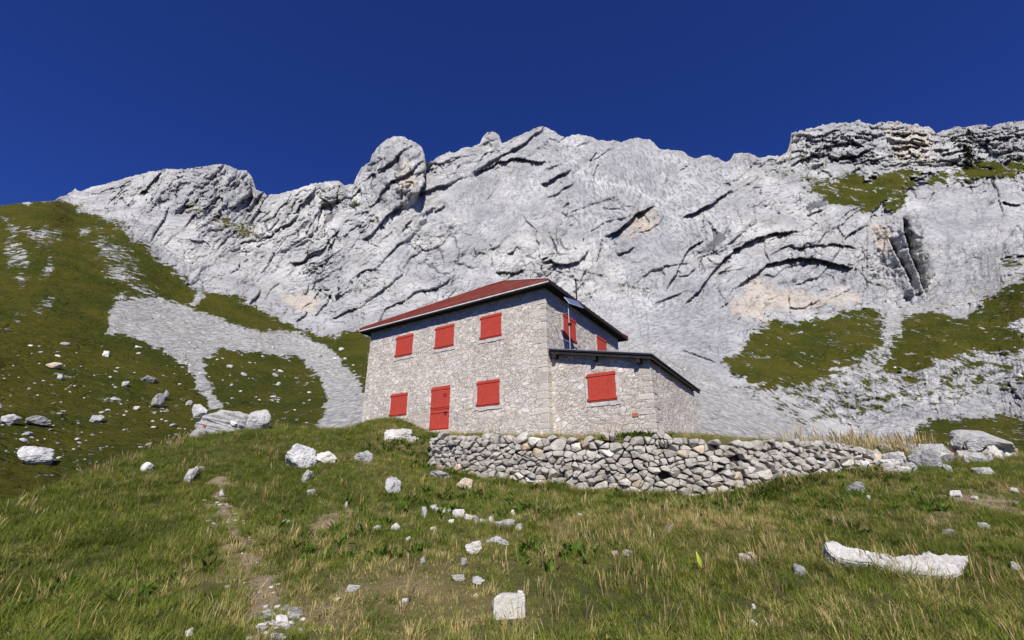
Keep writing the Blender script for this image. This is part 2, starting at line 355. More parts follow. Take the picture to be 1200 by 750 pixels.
DEPTH = [  # (px, py, metres of depth)
    (-150, 262, 210), (0, 241, 235), (64, 236, 262), (0, 300, 165), (0, 350, 125), (0, 400, 95), (0, 450, 74), (0, 520, 52), (0, 590, 40), (-150, 400, 85), (-150, 600, 36),
    (100, 300, 195), (100, 350, 150), (100, 420, 105), (100, 480, 76), (100, 550, 52), (200, 400, 145), (200, 460, 100), (200, 520, 66), (200, 350, 205), (240, 345, 235), (180, 300, 240), (150, 262, 262),
    (80, 226, 330), (180, 200, 345), (255, 192, 350), (310, 228, 372), (384, 212, 380), (180, 250, 300), (250, 300, 285), (300, 350, 262), (350, 388, 240), (300, 400, 190), (300, 460, 120), (400, 400, 235),
    (400, 450, 150), (420, 490, 92), (350, 300, 315), (420, 330, 300), (465, 160, 372), (465, 230, 352), (520, 182, 400), (575, 155, 410), (635, 148, 420), (760, 163, 425), (850, 189, 430), (640, 220, 385), (640, 300, 340),
    (640, 400, 270), (540, 380, 275), (760, 300, 335), (760, 400, 255), (820, 430, 190), (640, 480, 120), (760, 480, 120), (860, 480, 130), (940, 508, 120), (860, 370, 262), (940, 360, 285), (1020, 355, 295), (900, 260, 360),
    (930, 200, 412), (930, 152, 425), (1045, 142, 435), (1200, 142, 400), (1000, 205, 405), (990, 240, 362), (1050, 215, 385), (1050, 248, 345), (1120, 205, 385), (1120, 260, 330), (1190, 200, 365), (1190, 300, 270), (1080, 350, 285), (1150, 350, 250),
    (1200, 330, 235), (950, 300, 325), (900, 420, 205), (1000, 410, 212), (1000, 460, 178), (1100, 400, 205), (1100, 440, 180), (1000, 500, 158), (1100, 488, 156), (1200, 400, 188), (1200, 440, 168), (1200, 488, 148), (1000, 526, 115), (1100, 524, 112), (1200, 526, 105), (1350, 400, 165),
    (1350, 150, 380), (1350, 250, 300), (1100, 550, 60), (1200, 560, 50), (1350, 560, 38), (1000, 560, 42), (800, 560, 45), (600, 560, 50), (400, 560, 50), (0, 660, 33), (300, 660, 36), (600, 660, 36), (900, 660, 34), (1200, 660, 32), (1350, 660, 32), (-150, 700, 30)]
NX, NY = 1500, 470
skx, sky_ = np.array(SKY, float).T
gx = np.linspace(-190, 1390, NX)
top = np.interp(gx, skx, sky_)
jag = np.where((gx > 68), 1.0, .3) * (fbm(gx / 9, gx * 0 + .5, 4, 3) * 2.6 + fbm(gx / 2.7, gx * 0 + .5, 2, 9) * 1.3)
top = top + jag * np.where((gx > 925), 1.2, .8)
tv = np.linspace(0, 1, NY) ** 1.0
BOT = 655.0
_k = np.exp(-.5 * (np.arange(-75, 76) / 26.) ** 2); _k /= _k.sum(); tS = np.convolve(np.pad(top, 75, 'edge'), _k, 'valid')
PX = np.repeat(gx[None], NY, 0); PY = tS[None] + (BOT - tS[None]) * tv[:, None] + (top - tS)[None] * np.exp(-tv / .07)[:, None]
dfun = tps([(a / 100, b / 100) for a, b, _ in DEPTH], [math.log(d) for *_, d in DEPTH], 2e-3)
DY = np.exp(np.concatenate([dfun(PX[i:i + 47] / 100, PY[i:i + 47] / 100) for i in range(0, NY, 47)], 0))

# ---- cover masks (turf, scree, ochre rock, wet streaks)
wob = fbm(PX / 34, PY / 20, 5, 21, .62) * 26 + fbm((PX + PY * .3) / 9, PY / 3.5, 3, 26, .7) * 11
def region(polys, soft=7.0, w=1.0, grow=0.0):
    soft = soft * 1.9
    out = np.full(PX.shape, -1e9)
    for pg in polys: out = np.maximum(out, sdist(pg, PX, PY))
    return sstep(-soft, soft, out + grow + wob * w)
G_LEFT = [(-220, 240), (0, 238), (64, 233), (100, 243), (122, 256), (145, 262), (160, 282), (185, 305), (215, 328), (243, 344), (275, 350), (300, 360), (350, 384), (372, 391), (432, 392), (440, 520), (300, 600), (-220, 700)]
S_LEFT = [[(128, 362), (140, 352), (180, 352), (222, 358), (250, 372), (300, 387), (352, 391), (385, 408), (408, 432), (428, 458), (428, 505), (372, 505), (384, 470), (375, 440), (350, 420), (310, 412), (262, 409), (238, 420), (242, 440), (262, 478), (244, 478), (222, 425), (180, 408), (160, 396), (125, 390)],
          [(222, 358), (232, 342), (238, 346), (228, 362)]]
R_LEFT = [[(95, 268), (140, 278), (160, 300), (185, 342), (190, 350), (150, 350), (118, 318)], [(5, 255), (20, 262), (38, 300), (30, 330), (22, 375), (10, 375), (18, 330), (2, 290)], [(0, 270), (55, 268), (80, 280), (62, 292), (20, 284)],
          [(52, 285), (64, 300), (60, 362), (52, 350)], [(-20, 385), (15, 362), (55, 365), (18, 375), (-20, 396)], [(108, 240), (145, 240), (140, 252), (116, 254)]]
G_RIGHT = [[(868, 408), (888, 388), (935, 380), (990, 370), (1026, 366), (1034, 384), (1030, 402), (985, 428), (948, 448), (905, 452), (868, 440), (850, 425)],
           [(1046, 402), (1062, 376), (1095, 370), (1150, 380), (1200, 392), (1200, 408), (1130, 410), (1080, 425), (1040, 437)],
           [(940, 222), (990, 208), (1030, 208), (1062, 200), (1068, 216), (1060, 238), (1012, 247), (972, 236)], [(1080, 204), (1130, 196), (1200, 190), (1220, 190), (1220, 204), (1130, 214), (1090, 212)],
           [(1125, 378), (1160, 350), (1220, 318), (1220, 352), (1180, 380), (1150, 395)], [(1020, 206), (1060, 198), (1085, 200), (1060, 212)], [(1070, 505), (1110, 492), (1220, 494), (1220, 640), (1060, 640)]]
G_SPK = [[(205, 228), (255, 240), (300, 262), (320, 290), (300, 300), (250, 268), (215, 252)], [(448, 335), (475, 340), (490, 360), (465, 360)], [(850, 420), (1220, 372), (1220, 470), (1120, 470), (1000, 500), (940, 500), (850, 450)],
         [(395, 225), (440, 230), (445, 262), (410, 250)], [(690, 320), (760, 332), (760, 350), (700, 335)], [(900, 190), (1020, 200), (1060, 196), (1090, 200), (950, 225), (920, 212)], [(1170, 290), (1220, 280), (1220, 330), (1180, 330)], [(830, 178), (850, 180), (850, 192), (825, 190)]]
S_RIGHT = [[(1036, 366), (1082, 352), (1098, 358), (1066, 374), (1044, 405), (1030, 428), (1016, 425), (1040, 398)], [(805, 425), (850, 448), (905, 478), (952, 508), (952, 600), (560, 600), (620, 430), (740, 400)], [(1090, 365), (1200, 335), (1220, 325), (1220, 312), (1150, 338), (1085, 355)]]
grass = region([G_LEFT], 5, .55)
grass = grass * (1 - region(S_LEFT, 4, .28, 0)) * (1 - .52 * region(R_LEFT, 8, 1.0, -1))
# thin turf and bare stones scattered on the left slope
spk = ridged(PX / 30 + 9, PY / 11, 4, 33)
grass = np.clip(grass - .42 * sstep(.5, .8, spk) * sstep(400, 440, PY) * (PX < 450), 0, 1)
grass = grass * 1.0
gl = sstep(300, 260, PY) * (PX < 230)
grass = np.clip(grass - .18 * gl * sstep(.1, .6, fbm(PX / 20, PY / 12, 4, 55) + .2), 0, 1)
gr = region(G_RIGHT, 5, .5, np.where(PY < 265, 2.0, 5))
gr = np.clip(gr - .40 * sstep(.35, .8, ridged((PX + PY) / 44, (PY - PX * .35) / 13, 4, 44)) * np.where(PY > 300, 1, 1.25), 0, 1)
grass = np.maximum(grass, gr)
spkm = region(G_SPK, 8, 1.0) * (.40 + .44 * fbm(PX / 26 + PY / 60, PY / 9, 4, 61))
grass = np.maximum(grass, spkm)
grass = np.where((PY > 560), np.maximum(grass, .9), grass)
scree = np.maximum(region(S_LEFT, 4, .28), region(S_RIGHT, 6, .5) * (1 - .0 * grass))
scree = np.maximum(scree, .8 * region([[(300, 455), (440, 455), (440, 520), (300, 520)]], 4, .3) * (1 - grass))
OCH = [[(852, 352), (880, 330), (905, 332), (930, 345), (1000, 338), (1012, 350), (985, 362), (925, 362), (890, 372), (858, 362)], [(1024, 262), (1040, 262), (1046, 300), (1030, 305)], [(462, 188), (482, 192), (488, 220), (470, 222)], [(1040, 152), (1095, 155), (1090, 195), (1050, 190)],
       [(740, 248), (768, 246), (765, 275), (735, 275)], [(330, 345), (390, 350), (350, 372)]]
och = region(OCH, 9, .8) * .95
for cx_, cy_, rr, k in ((1065, 175, 34, .6), (1150, 190, 26, .4), (470, 205, 18, .35), (610, 305, 40, .25)):
    och = np.maximum(och, k * np.exp(-(((PX - cx_) / rr) ** 2 + ((PY - cy_) / rr) ** 2)))
smooth_slab = region([[(540, 195), (650, 195), (660, 240), (600, 290), (520, 260)], [(1062, 260), (1120, 225), (1170, 260), (1185, 330), (1100, 350), (1085, 300)], [(200, 260), (300, 310), (330, 350), (260, 330), (215, 290)], [(780, 300), (840, 330), (800, 360)], [(655, 168), (760, 168), (850, 195), (845, 235), (780, 250), (700, 238), (650, 215)], [(700, 325), (780, 350), (850, 370), (840, 430), (700, 420)], [(722, 275), (800, 252), (785, 320), (735, 325)], [(300, 300), (350, 325), (400, 385), (340, 375), (290, 340)]], 12, .7)
smooth_pre = smooth_slab * (PX > 420)
stk = region([[(430, 160), (500, 160), (500, 240), (420, 240)], [(640, 165), (760, 165), (870, 190), (860, 300), (700, 300), (640, 230)], [(870, 300), (1010, 308), (1015, 350), (870, 345)], [(740, 330), (850, 320), (850, 470), (740, 460)],
              [(960, 440), (1200, 410), (1200, 495), (980, 495)]], 14, .8)
stk = np.maximum(np.maximum(stk, .6 * smooth_pre) * .85, .85 * region([[(880, 312), (1008, 316), (1008, 358), (900, 352)]], 6, .4))
stk = stk * (1 - scree)
rock = (1 - sstep(.3, .6, grass)) * (1 - scree)

# ---- relief: metres towards the viewer
def rot_uv(deg):
    a = R_(deg); return PX * math.cos(a) - PY * math.sin(a), PX * math.sin(a) + PY * math.cos(a)   # along, across (line rising right by deg)
warpx = fbm(PX / 90, PY / 90, 4, 71) * 26; warpy = fbm(PX / 90 + 5, PY / 90, 4, 75) * 26
def strata(deg, sa, sc_, seed, warp=1.0):
    a, c = rot_uv(deg); a = a + warpx * warp; c = c + warpy * warp
    q = fbm(a / sa, c / sc_, 5, seed, .55)
    r = ridged(a / (sa * .8), c / (sc_ * .9), 4, seed + 3, .55)
    saw = (c / (sc_ * .75) + 1.6 * fbm(a / sa, c / (sc_ * 2), 3, seed + 9)); saw = saw - np.floor(saw)
    step = np.where(saw < .85, saw / .85, (1 - saw) / .15)
    return q, r, step
wl_ = sstep(430, 380, PX); wr_ = sstep(205, 185, PY - (PX - 1000) * .06) * sstep(850, 900, PX); wc_ = np.clip(1 - wl_ - wr_, 0, 1)
rel = np.zeros(PX.shape); crev = np.zeros(PX.shape)  # crev: mask for the shade painted into cliff cracks
def facets(u, v, seed, tilt=1.0, off=.5):
    """angular blocks: each cell has its own plane"""
    ui = np.floor(u).astype(np.int64); vi = np.floor(v).astype(np.int64); b1 = np.full(u.shape, 1e9); h1 = np.zeros(u.shape); b2 = np.full(u.shape, 1e9)
    for i in (-1, 0, 1):
        for j in (-1, 0, 1):
            h = _perm[(_perm[(ui + i + seed * 41) & 511] + vi + j) & 511]
            fx = ui + i + .5 + .48 * _gx[h]; fy = vi + j + .5 + .48 * _gy[h]
            du = u - fx; dv = v - fy; d = np.abs(du) ** 1.6 + np.abs(dv) ** 1.6
            z = (_g3[h, 0] * du + (_g3[h, 1] - .55) * dv) * tilt + _g3[h, 2] * off
            m = d < b1; b2 = np.where(m, b1, np.minimum(b2, d)); b1 = np.where(m, d, b1); h1 = np.where(m, z, h1)
    return h1, b2 - b1
face = fbm(PX / 70, PY / 90, 4, 81) * 9
for w, deg, sa, sc_, seed, amp in ((wl_, 42, 95, 12, 101, 1.1), (wr_, 2, 60, 7, 131, .95), (wc_, 34, 95, 18, 161, .62), (wc_ * .4, 62, 66, 12, 191, .6)):
    q, r, s = strata(deg, sa, sc_, seed)
    patch = .25 + .75 * sstep(-.3, .25, fbm(PX / 55 + seed, PY / 55, 3, seed + 20)) if deg in (34, 62) else .45 + .55 * sstep(-.3, .2, fbm(PX / 40, PY / 40, 3, seed + 20))
    a, c = rot_uv(deg); a = a + warpx + fbm(PX / 14, PY / 14, 3, seed + 30) * 5; c = c + warpy + fbm(PX / 14, PY / 14, 3, seed + 33) * 5
    f1, e1 = facets(a / (sa * .62), c / (sc_ * 1.7), seed + 40, 1.1, .6); f2, e2 = facets(a / (sa * .26), c / (sc_ * .75), seed + 41, 1.1, .6); f3, e3 = facets(a / (sa * .11), c / (sc_ * .36), seed + 42, 1.1, .5)
    rel += w * amp * (q * 2.2 + f1 * 4.6 + f2 * 2.6 * (.35 + .65 * patch) + f3 * 1.3 * (.3 + .7 * patch) + (s - .5) * .9 * patch - 2.2 * sstep(.66, .95, r) * patch - 2.4 * sstep(.16, .0, e2) * patch - 1.0 * sstep(.2, .0, e3) * patch)
    crev = np.maximum(crev, w * np.maximum(sstep(.12, .02, e2) * patch * .9, sstep(.70, .93, r) * patch * .9))
for dg, per, along, am, msk, sd0 in ((36, 30., 210., 4.2, wc_, 601), (44, 20., 150., 3.6, wl_, 611), (20, 46., 260., 3.0, wc_ * sstep(760, 860, PX), 621), (1, 9.5, 150., 2.4, wr_, 631)):
    a, c = rot_uv(dg); a = a + warpx * .8; c = c + warpy * .9 + fbm(PX / 18, PY / 18, 3, sd0) * 2.5
    ph = c / per + 1.1 * fbm(a / along, c / (per * 3), 3, sd0 + 3); fr_ = ph - np.floor(ph); k_ = _gx[_perm[(np.floor(ph).astype(np.int64) + sd0) & 511]] * .5 + .6
    sawt = np.where(fr_ < .93, fr_ / .93, (1 - fr_) / .07)
    m_ = sstep(-.28, .12, fbm(a / 60, c / 24, 3, sd0 + 7)) * k_
    rel += msk * am * 1.55 * (sawt - .5) * m_; crev = np.maximum(crev, msk * m_ * sstep(.90, .95, fr_) * .75)
rel = rel * (1 - .7 * smooth_slab); crev = crev * (1 - .7 * smooth_slab)
rel += face
rel += fbm(PX / 5, PY / 4, 3, 241) * .8 * (1 - .5 * smooth_slab)
# lower right karst: grooves running down the slabs
kar = region([[(930, 430), (1220, 400), (1220, 505), (960, 515), (850, 480)]], 10, .6)
crev = crev * (1 - .5 * kar); rel = rel * (1 - .35 * kar)
rel += kar * (-1.8 * sstep(.55, .95, ridged((PX - PY * .25) / 11, PY / 60, 3, 251)) + fbm(PX / 22, PY / 14, 4, 255) * 2)
rel = rel * (1 - .55 * (PX < 215) * sstep(238, 262, PY))
rel = rel * np.clip(rock, 0, 1) + (1 - np.clip(rock, 0, 1)) * (fbm(PX / 60, PY / 30, 5, 261) * 7.5 + fbm(PX / 4, PY / 4.5, 2, 266) * .26 * (1 + .4 * scree))
CR = [  # drawn so that the overhanging side is on the right-hand side of travel (above for leftward...)  amplitude, width
    ([(200, 240), (190, 258), (183, 270), (175, 284)], 8, 7), ([(249, 216), (252, 224), (252, 232)], 8, 4), ([(294, 208), (293, 225), (288, 238)], 7, 5), ([(303, 232), (296, 238)], 6, 3),
    ([(372, 216), (362, 230), (352, 240), (344, 252)], 9, 6), ([(352, 250), (338, 262), (322, 272), (304, 284)], 7, 6), ([(398, 214), (394, 232), (396, 244)], 7, 4), ([(378, 236), (373, 255), (370, 276)], 8, 5), ([(394, 275), (386, 290), (382, 308), (378, 318)], 10, 6), ([(362, 284), (360, 300), (354, 308), (338, 306)], 6, 4),
    ([(190, 200), (180, 210), (162, 229)], 7, 5), ([(158, 210), (135, 220), (98, 230)], 4, 4), ([(378, 336), (368, 350)], 6, 4), ([(420, 362), (402, 366), (387, 375)], 7, 5), ([(362, 366), (346, 378)], 7, 6),
    ([(646, 194), (640, 190), (622, 188), (603, 186), (588, 189), (575, 196), (566, 199), (549, 201)], 7, 7), ([(671, 198), (653, 207), (642, 214), (632, 216)], 7, 5), ([(700, 176), (690, 190)], 4, 3),
    ([(769, 241), (757, 245), (743, 252), (733, 262), (725, 270), (706, 279)], 11, 8), ([(706, 279), (702, 295), (698, 310)], 6, 5), ([(693, 288), (686, 299), (679, 306), (653, 310), (646, 304), (632, 308)], 8, 6),
    ([(605, 288), (602, 294), (596, 299)], 6, 4), ([(646, 300), (636, 303), (633, 316), (636, 324)], 7, 4), ([(617, 316), (605, 319), (596, 319), (578, 321)], 6, 5), ([(745, 288), (735, 294), (722, 298)], 4, 4),
    ([(829, 280), (818, 285), (808, 290), (800, 303), (790, 324), (786, 329), (779, 346)], 9, 7), ([(858, 221), (850, 227), (842, 232), (830, 240), (817, 247), (806, 252), (797, 256)], 11, 7),
    ([(944, 270), (929, 271), (910, 272), (892, 277), (876, 284), (862, 292), (850, 303), (840, 312), (830, 326), (821, 338), (806, 354), (795, 364)], 13, 10),
    ([(1014, 320), (1000, 314), (982, 310), (962, 304), (948, 302), (932, 303), (915, 306), (899, 310), (884, 322), (870, 331), (855, 344)], 12, 9), ([(1006, 290), (985, 287), (967, 286), (945, 289), (929, 292)], 6, 5),
    ([(963, 348), (955, 354), (944, 359), (932, 362), (922, 359)], 6, 5), ([(1011, 326), (1018, 338), (1023, 348), (1025, 359)], 7, 5), ([(1041, 278), (1046, 292), (1052, 303), (1059, 316), (1066, 329), (1073, 351)], 20, 10),
    ([(1056, 248), (1060, 272), (1064, 295), (1071, 312), (1079, 330), (1086, 356)], 34, 15), ([(1075, 204), (1062, 222), (1049, 243)], 8, 7), ([(1160, 210), (1165, 222), (1172, 234)], 8, 5), ([(1198, 240), (1185, 239), (1172, 236)], 7, 5), ([(967, 245), (954, 248), (944, 254)], 6, 4), ([(858, 236), (866, 255), (870, 269)], 3, 3),
    ([(1176, 285), (1170, 305), (1160, 330)], 5, 6), ([(1137, 433), (1130, 455), (1120, 477)], 7, 5), ([(1200, 470), (1190, 460), (1180, 447)], 5, 4), ([(842, 426), (836, 424), (820, 417), (808, 413), (795, 411)], 5, 3), ([(500, 262), (498, 250), (510, 240)], 4, 4),
    ([(497, 184), (499, 200), (497, 214), (491, 226), (487, 236)], 28, 13), ([(470, 216), (472, 228), (468, 236)], 7, 4), ([(440, 250), (444, 262), (452, 270)], 4, 4), ([(1003, 166), (985, 168), (968, 172), (950, 176)], 5, 4), ([(1090, 168), (1080, 172), (1062, 172), (1045, 176)], 5, 4), ([(1022, 176), (1005, 181), (985, 184), (978, 190)], 8, 5),
    ([(1140, 172), (1120, 178), (1100, 182)], 6, 4), ([(1040, 182), (1020, 188), (1000, 192)], 6, 4), ([(960, 180), (940, 186), (925, 196)], 6, 4), ([(1150, 195), (1130, 194), (1110, 188)], 6, 4), ([(990, 150), (970, 156), (945, 162)], 5, 4), ([(1090, 158), (1070, 156), (1050, 160)], 5, 4), ([(1190, 160), (1165, 162), (1150, 166)], 5, 4)]
rc = np.random.default_rng(17)
for _ in range(150):
    x, y = rc.uniform(90, 1210), rc.uniform(150, 500)
    if y < np.interp(x, skx, sky_) + 12: continue
    if x < 420: ang = rc.uniform(35, 62); L = rc.uniform(12, 42)
    elif y < 205 and x > 900: ang = rc.uniform(-6, 10); L = rc.uniform(14, 46)
    elif y > 420 and x > 900: ang = rc.uniform(60, 115); L = rc.uniform(10, 34)
    elif 530 < x < 660 and 190 < y < 290 or 1065 < x < 1170 and 225 < y < 350: continue
    else: ang = rc.choice([rc.uniform(22, 50), rc.uniform(60, 85), rc.uniform(-35, -10)], p=[.65, .22, .13]); L = rc.uniform(8, 38)
    a = R_(ang); bnd = rc.uniform(-.22, .22) * L; p0 = (x - L / 2 * math.cos(a), y + L / 2 * math.sin(a)); p1 = (x + L / 2 * math.cos(a), y - L / 2 * math.sin(a))
    CR.append(([p0, (x + bnd * math.sin(a), y + bnd * math.cos(a)), p1], rc.uniform(1.2, 4.2) * rc.choice([.7, 1.0, 1.5]), rc.uniform(1.3, 3.6)))
rockm = np.clip(rock, 0, 1)
cw = fbm(PX / 12, PY / 12, 4, 301) * 3.0; cw2 = fbm(PX / 12 + 9, PY / 12, 4, 307) * 3.0
for ln, A, wd in CR:
    a = np.array(ln); x0, x1 = a[:, 0].min() - 40, a[:, 0].max() + 40; y0, y1 = a[:, 1].min() - 45, a[:, 1].max() + 45
    ci = np.where((gx > x0) & (gx < x1))[0]; rr = PY[:, ci]; ri = np.where(((rr > y0) & (rr < y1)).any(1))[0]
    if len(ci) == 0 or len(ri) == 0: continue
    s_ = np.s_[ri[0]:ri[-1] + 1, ci[0]:ci[-1] + 1]
    d, sd_, t_ = ldist(ln, PX[s_] + cw[s_], PY[s_] + cw2[s_])
    tp = sstep(0, .18, t_) * sstep(1, .82, t_); steep = abs(a[-1, 0] - a[0, 0]) < .6 * abs(a[-1, 1] - a[0, 1])
    # sign: protruding side is above (smaller y) for flat lines, left for steep ones
    dirx, diry = a[-1] - a[0]
    s0 = np.sign((-1) * diry - 0 * dirx) if steep else np.sign(0 * diry - (-1) * dirx)
    pro = (sd_ * s0) > 0
    if A < 20: tp = tp * rockm[s_]
    crev[s_] = np.maximum(crev[s_], tp * sstep(1.0, .2, np.abs(d - .8) / max(1.2, wd * .22)) * np.where(pro, .2, .75))  # painted crack shade, stronger on the recessed side
    rel[s_] += A * .8 * tp * np.where(pro, .55 * np.exp(-d / (wd * 1.6)), -.62 * np.exp(-np.maximum(d - 1.2, 0) / (wd * .75)))
# the rounded rock tower stands proud of the ridge behind it
tw = np.clip(1 - ((PX - 466) / 34) ** 2 - ((PY - 200) / 46) ** 2, 0, 1)
rel += 9 * tw ** .7
edge = sstep(0, .03, tv)[:, None]
rel = rel * (.35 + .65 * edge)
relm = rel * DY / 340.0
Yd = DY - relm * 1.15
a_, b_ = ray(PX, PY)
V = np.stack([a_ * Yd, Yd, b_ * Yd], -1)
# back of the ridge, falling away
back = []
for k, (dy, dz) in enumerate(((14, -3), (40, -25), (90, -90), (150, -220))):
    r0 = V[0].copy(); r0[:, 1] += dy; r0[:, 0] += dy * a_[0] * .9; r0[:, 2] += dz; back.append(r0)
V = np.concatenate([np.array(back[::-1]), V], 0)
nb_ = len(back); NR = NY + nb_
def ext(A): return np.concatenate([np.repeat(A[:1], nb_, 0), A], 0)
idx = np.arange(NR * NX).reshape(NR, NX)
Q = np.stack([idx[:-1, :-1], idx[1:, :-1], idx[1:, 1:], idx[:-1, 1:]], -1)
# split in hillside (left), right slope and rock wall
cxp = ext(PX)[:-1, :-1]; cyp = ext(PY)[:-1, :-1]
mL = sdist(G_LEFT, cxp, cyp) > 0
mL |= cyp > 560
mR = (sdist([(800, 700), (800, 452), (866, 408), (890, 380), (1030, 358), (1100, 362), (1220, 310), (1420, 250), (1420, 700)], cxp, cyp) > 0) & ~mL
mL &= np.concatenate([np.zeros((nb_, NX - 1), bool), np.ones((NY - 1, NX - 1), bool)], 0)
mC = ~(mL | mR)
Vf = V.reshape(-1, 3)
att = dict(grass=ext(grass).ravel(), scree=ext(scree).ravel(), ochre=ext(och).ravel(), streak=ext(stk).ravel(), crevice_shade=ext(crev * (1 - .6 * scree)).ravel())
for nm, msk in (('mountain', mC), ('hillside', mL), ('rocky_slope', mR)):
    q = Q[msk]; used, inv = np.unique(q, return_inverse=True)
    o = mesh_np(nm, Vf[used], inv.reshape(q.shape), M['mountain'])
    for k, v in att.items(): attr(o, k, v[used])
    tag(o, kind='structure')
def far_hit(px, py):
    i = int(np.clip(np.searchsorted(gx, px), 0, NX - 1)); j = int(np.clip(np.searchsorted(PY[:, i], py), 0, NY - 1))
    return V[j + nb_, i].copy()

# ------------------------------------------------------------------ house frame
YAW = R_(33.2); H0 = np.array([1.43, 18.0])
RD = np.array([math.sin(YAW), math.cos(YAW)]); FD = np.array([-math.cos(YAW), math.sin(YAW)])
def HP(s, r, z):
    """s metres left along the front wall, r metres back along the right wall"""
    p = H0 + FD * s + RD * r; return Vector((p[0], p[1], z))

# ------------------------------------------------------------------ foreground ground
WALL = [(507, 513, 545, 18.0), (530, 511, 553, 17.2), (570, 511, 560, 16.5), (620, 511, 568, 15.8), (680, 512, 573, 15.2), (740, 512, 578, 14.7), (800, 512, 579, 14.5), (850, 515, 576, 14.4), (900, 515, 566, 14.5), (950, 518, 556, 14.8), (990, 521, 549, 15.2), (1025, 525, 546, 15.5)]
low = [P3(x, 750, 6.0) for x in range(-300, 1600, 300)] + [P3(x, 690, 7.7) for x in range(-300, 1600, 300)] + \
      [P3(300, 640, 9.6), P3(500, 640, 9.6), P3(700, 640, 9.6), P3(900, 640, 9.4), P3(1100, 640, 9.3), P3(1250, 640, 9.2), P3(100, 640, 9.0), P3(0, 655, 8.2)] + \
      [P3(350, 590, 12.2), P3(500, 590, 12.4), P3(700, 600, 12), P3(900, 600, 11.9), P3(1050, 600, 11.5), P3(1200, 600, 11.2), P3(200, 592, 11.3), P3(1350, 600, 11)] + \
      [P3(430, 545, 15.2), P3(340, 548, 14.6), P3(240, 550, 13.8)] + \
      [P3(1060, 552, 14.8), P3(1130, 552, 14.8), P3(1200, 556, 14.6), P3(1350, 560, 14.5)] + [P3(a, c, d - .1) for a, b, c, d in WALL]
shared = [P3(430, 512, 18.5), P3(380, 505, 19), P3(310, 500, 18.6), P3(260, 508, 17), P3(210, 519, 15.6), P3(155, 541, 14.2), P3(100, 561, 12.6), P3(50, 582, 11.2), P3(0, 606, 10.0), P3(-100, 650, 8.7),
          P3(470, 508, 19.8), (1.38 - 9, 23, 2.9), P3(1200, 535, 18.5), P3(1130, 529, 18.5), P3(1060, 527, 18), P3(1350, 540, 18)]
beyond = [(-9, 21.5, 1.6), (-11, 26, .2), (-14, 19, .1), (-17, 24, -3), (-14, 14, -2.2), (-18, 16, -4.5), (-17, 10, -3.3), (-24, 12, -6), (-25, 25, -8), (-14, 34, -4), (-22, 38, -8), (-30, 35, -11), (-35, 15, -10),
          (-6, 31, 1.6), (2, 33, 1.6), (10, 30, 1.0), (18, 26, .6), (26, 25, 0), (34, 28, -1.5), (0, 42, -1.5), (16, 40, -2.5), (34, 42, -5), (-20, 3, -3), (20, 3, -1.8), (0, 0, -1.62), (0, -6, -1.9), (-20, -6, -3.4), (20, -6, -2.2), (8, 0, -1.7), (-8, 0, -2.0)]
terr = [tuple(P3(a, b, d + .25) + np.array([0, 0, -.05])) for a, b, c, d in WALL] + [tuple(HP(0, 0, 1.80)), tuple(HP(3, -.3, 2.02)), tuple(HP(6, -.2, 2.33)), tuple(HP(9, -.2, 2.62)), tuple(HP(11.2, -.3, 2.95)), tuple(HP(-4.2, 0, 1.62)), tuple(HP(-4.4, 6.5, 2.0)), tuple(HP(4, 5, 2.3)),
        (11, 16.5, 1.25), (14, 17.5, 1.2)]
low = [tuple(p) for p in low]; shared = [tuple(p) for p in shared]
fA = tps([p[:2] for p in low + shared + beyond], [p[2] for p in low + shared + beyond], 2e-2)
fB = tps([p[:2] for p in terr + shared + beyond], [p[2] for p in terr + shared + beyond], 2e-2)
wallxy = np.array([P3(a, c, d)[:2] for a, b, c, d in WALL])
def ground_z(x, y, detail=True):
    x = np.asarray(x, float); y = np.asarray(y, float)
    wy = np.interp(x, wallxy[:, 0], wallxy[:, 1])
    behind = sstep(.12, .38, y - wy)
    endf = np.clip(np.minimum((x - wallxy[0, 0] + 2.5) / 2.5, (wallxy[-1, 0] + 2.5 - x) / 2.5), 0, 1)
    z = fA(x, y) * (1 - behind * endf) + fB(x, y) * behind * endf
    if detail:
        flat = sstep(.0, 1.5, y - wy) * endf
        z = z + (fbm(x / 2.6, y / 2.6, 4, 401) * .20 + fbm(x / .7, y / .7, 3, 407) * .05) * (1 - .75 * flat)
    return z
GX = np.concatenate([np.arange(-42, -14, .35), np.arange(-14, 19, .11), np.arange(19, 42, .35)])
GY = np.concatenate([np.arange(-6, 3, .4), np.arange(3, 21, .09), np.arange(21, 46, .35)])
gX, gY = np.meshgrid(GX, GY)
step_ = 3
cz = ground_z(gX, gY)
# path and bare soil mask
gr_, gv_ = gX / np.maximum(gY, .5), cz / np.maximum(gY, .5)
def to_px(x, y, z):
    d = y * cp + z * sp; d = np.where(d > .3, d, np.nan); return 600 + F_PX * x / d, 375 - F_PX * (-y * sp + z * cp) / d
def ground_hit(px, py, y0=4.0, y1=30.0):
    ys = np.arange(y0, y1, .02); a, b = ray(px, py); d = b * ys - ground_z(a * ys, ys)
    k = np.where(d < 0)[0]
    if len(k) == 0: k = [int(np.argmin(d))]
    Y = ys[k[0]]; return np.array([a * Y, Y, float(ground_z(a * Y, Y))])
PATH = [ground_hit(x, y)[:2] for x, y in ((262, 560), (255, 585), (268, 610), (285, 640), (296, 668), (305, 700), (312, 735), (320, 749))]
BARE = [(ground_hit(x, y)[:2], r, k) for x, y, r, k in ((395, 606, .9, .8), (440, 590, .7, .7), (480, 680, 1.0, .55), (410, 700, .8, .6), (640, 628, .8, .35), (1160, 590, 1.4, .8), (1110, 605, .9, .6), (560, 690, .8, .4), (470, 552, .7, .5), (1090, 612, .7, .6), (370, 720, .9, .6), (680, 505, 2.0, .2))]
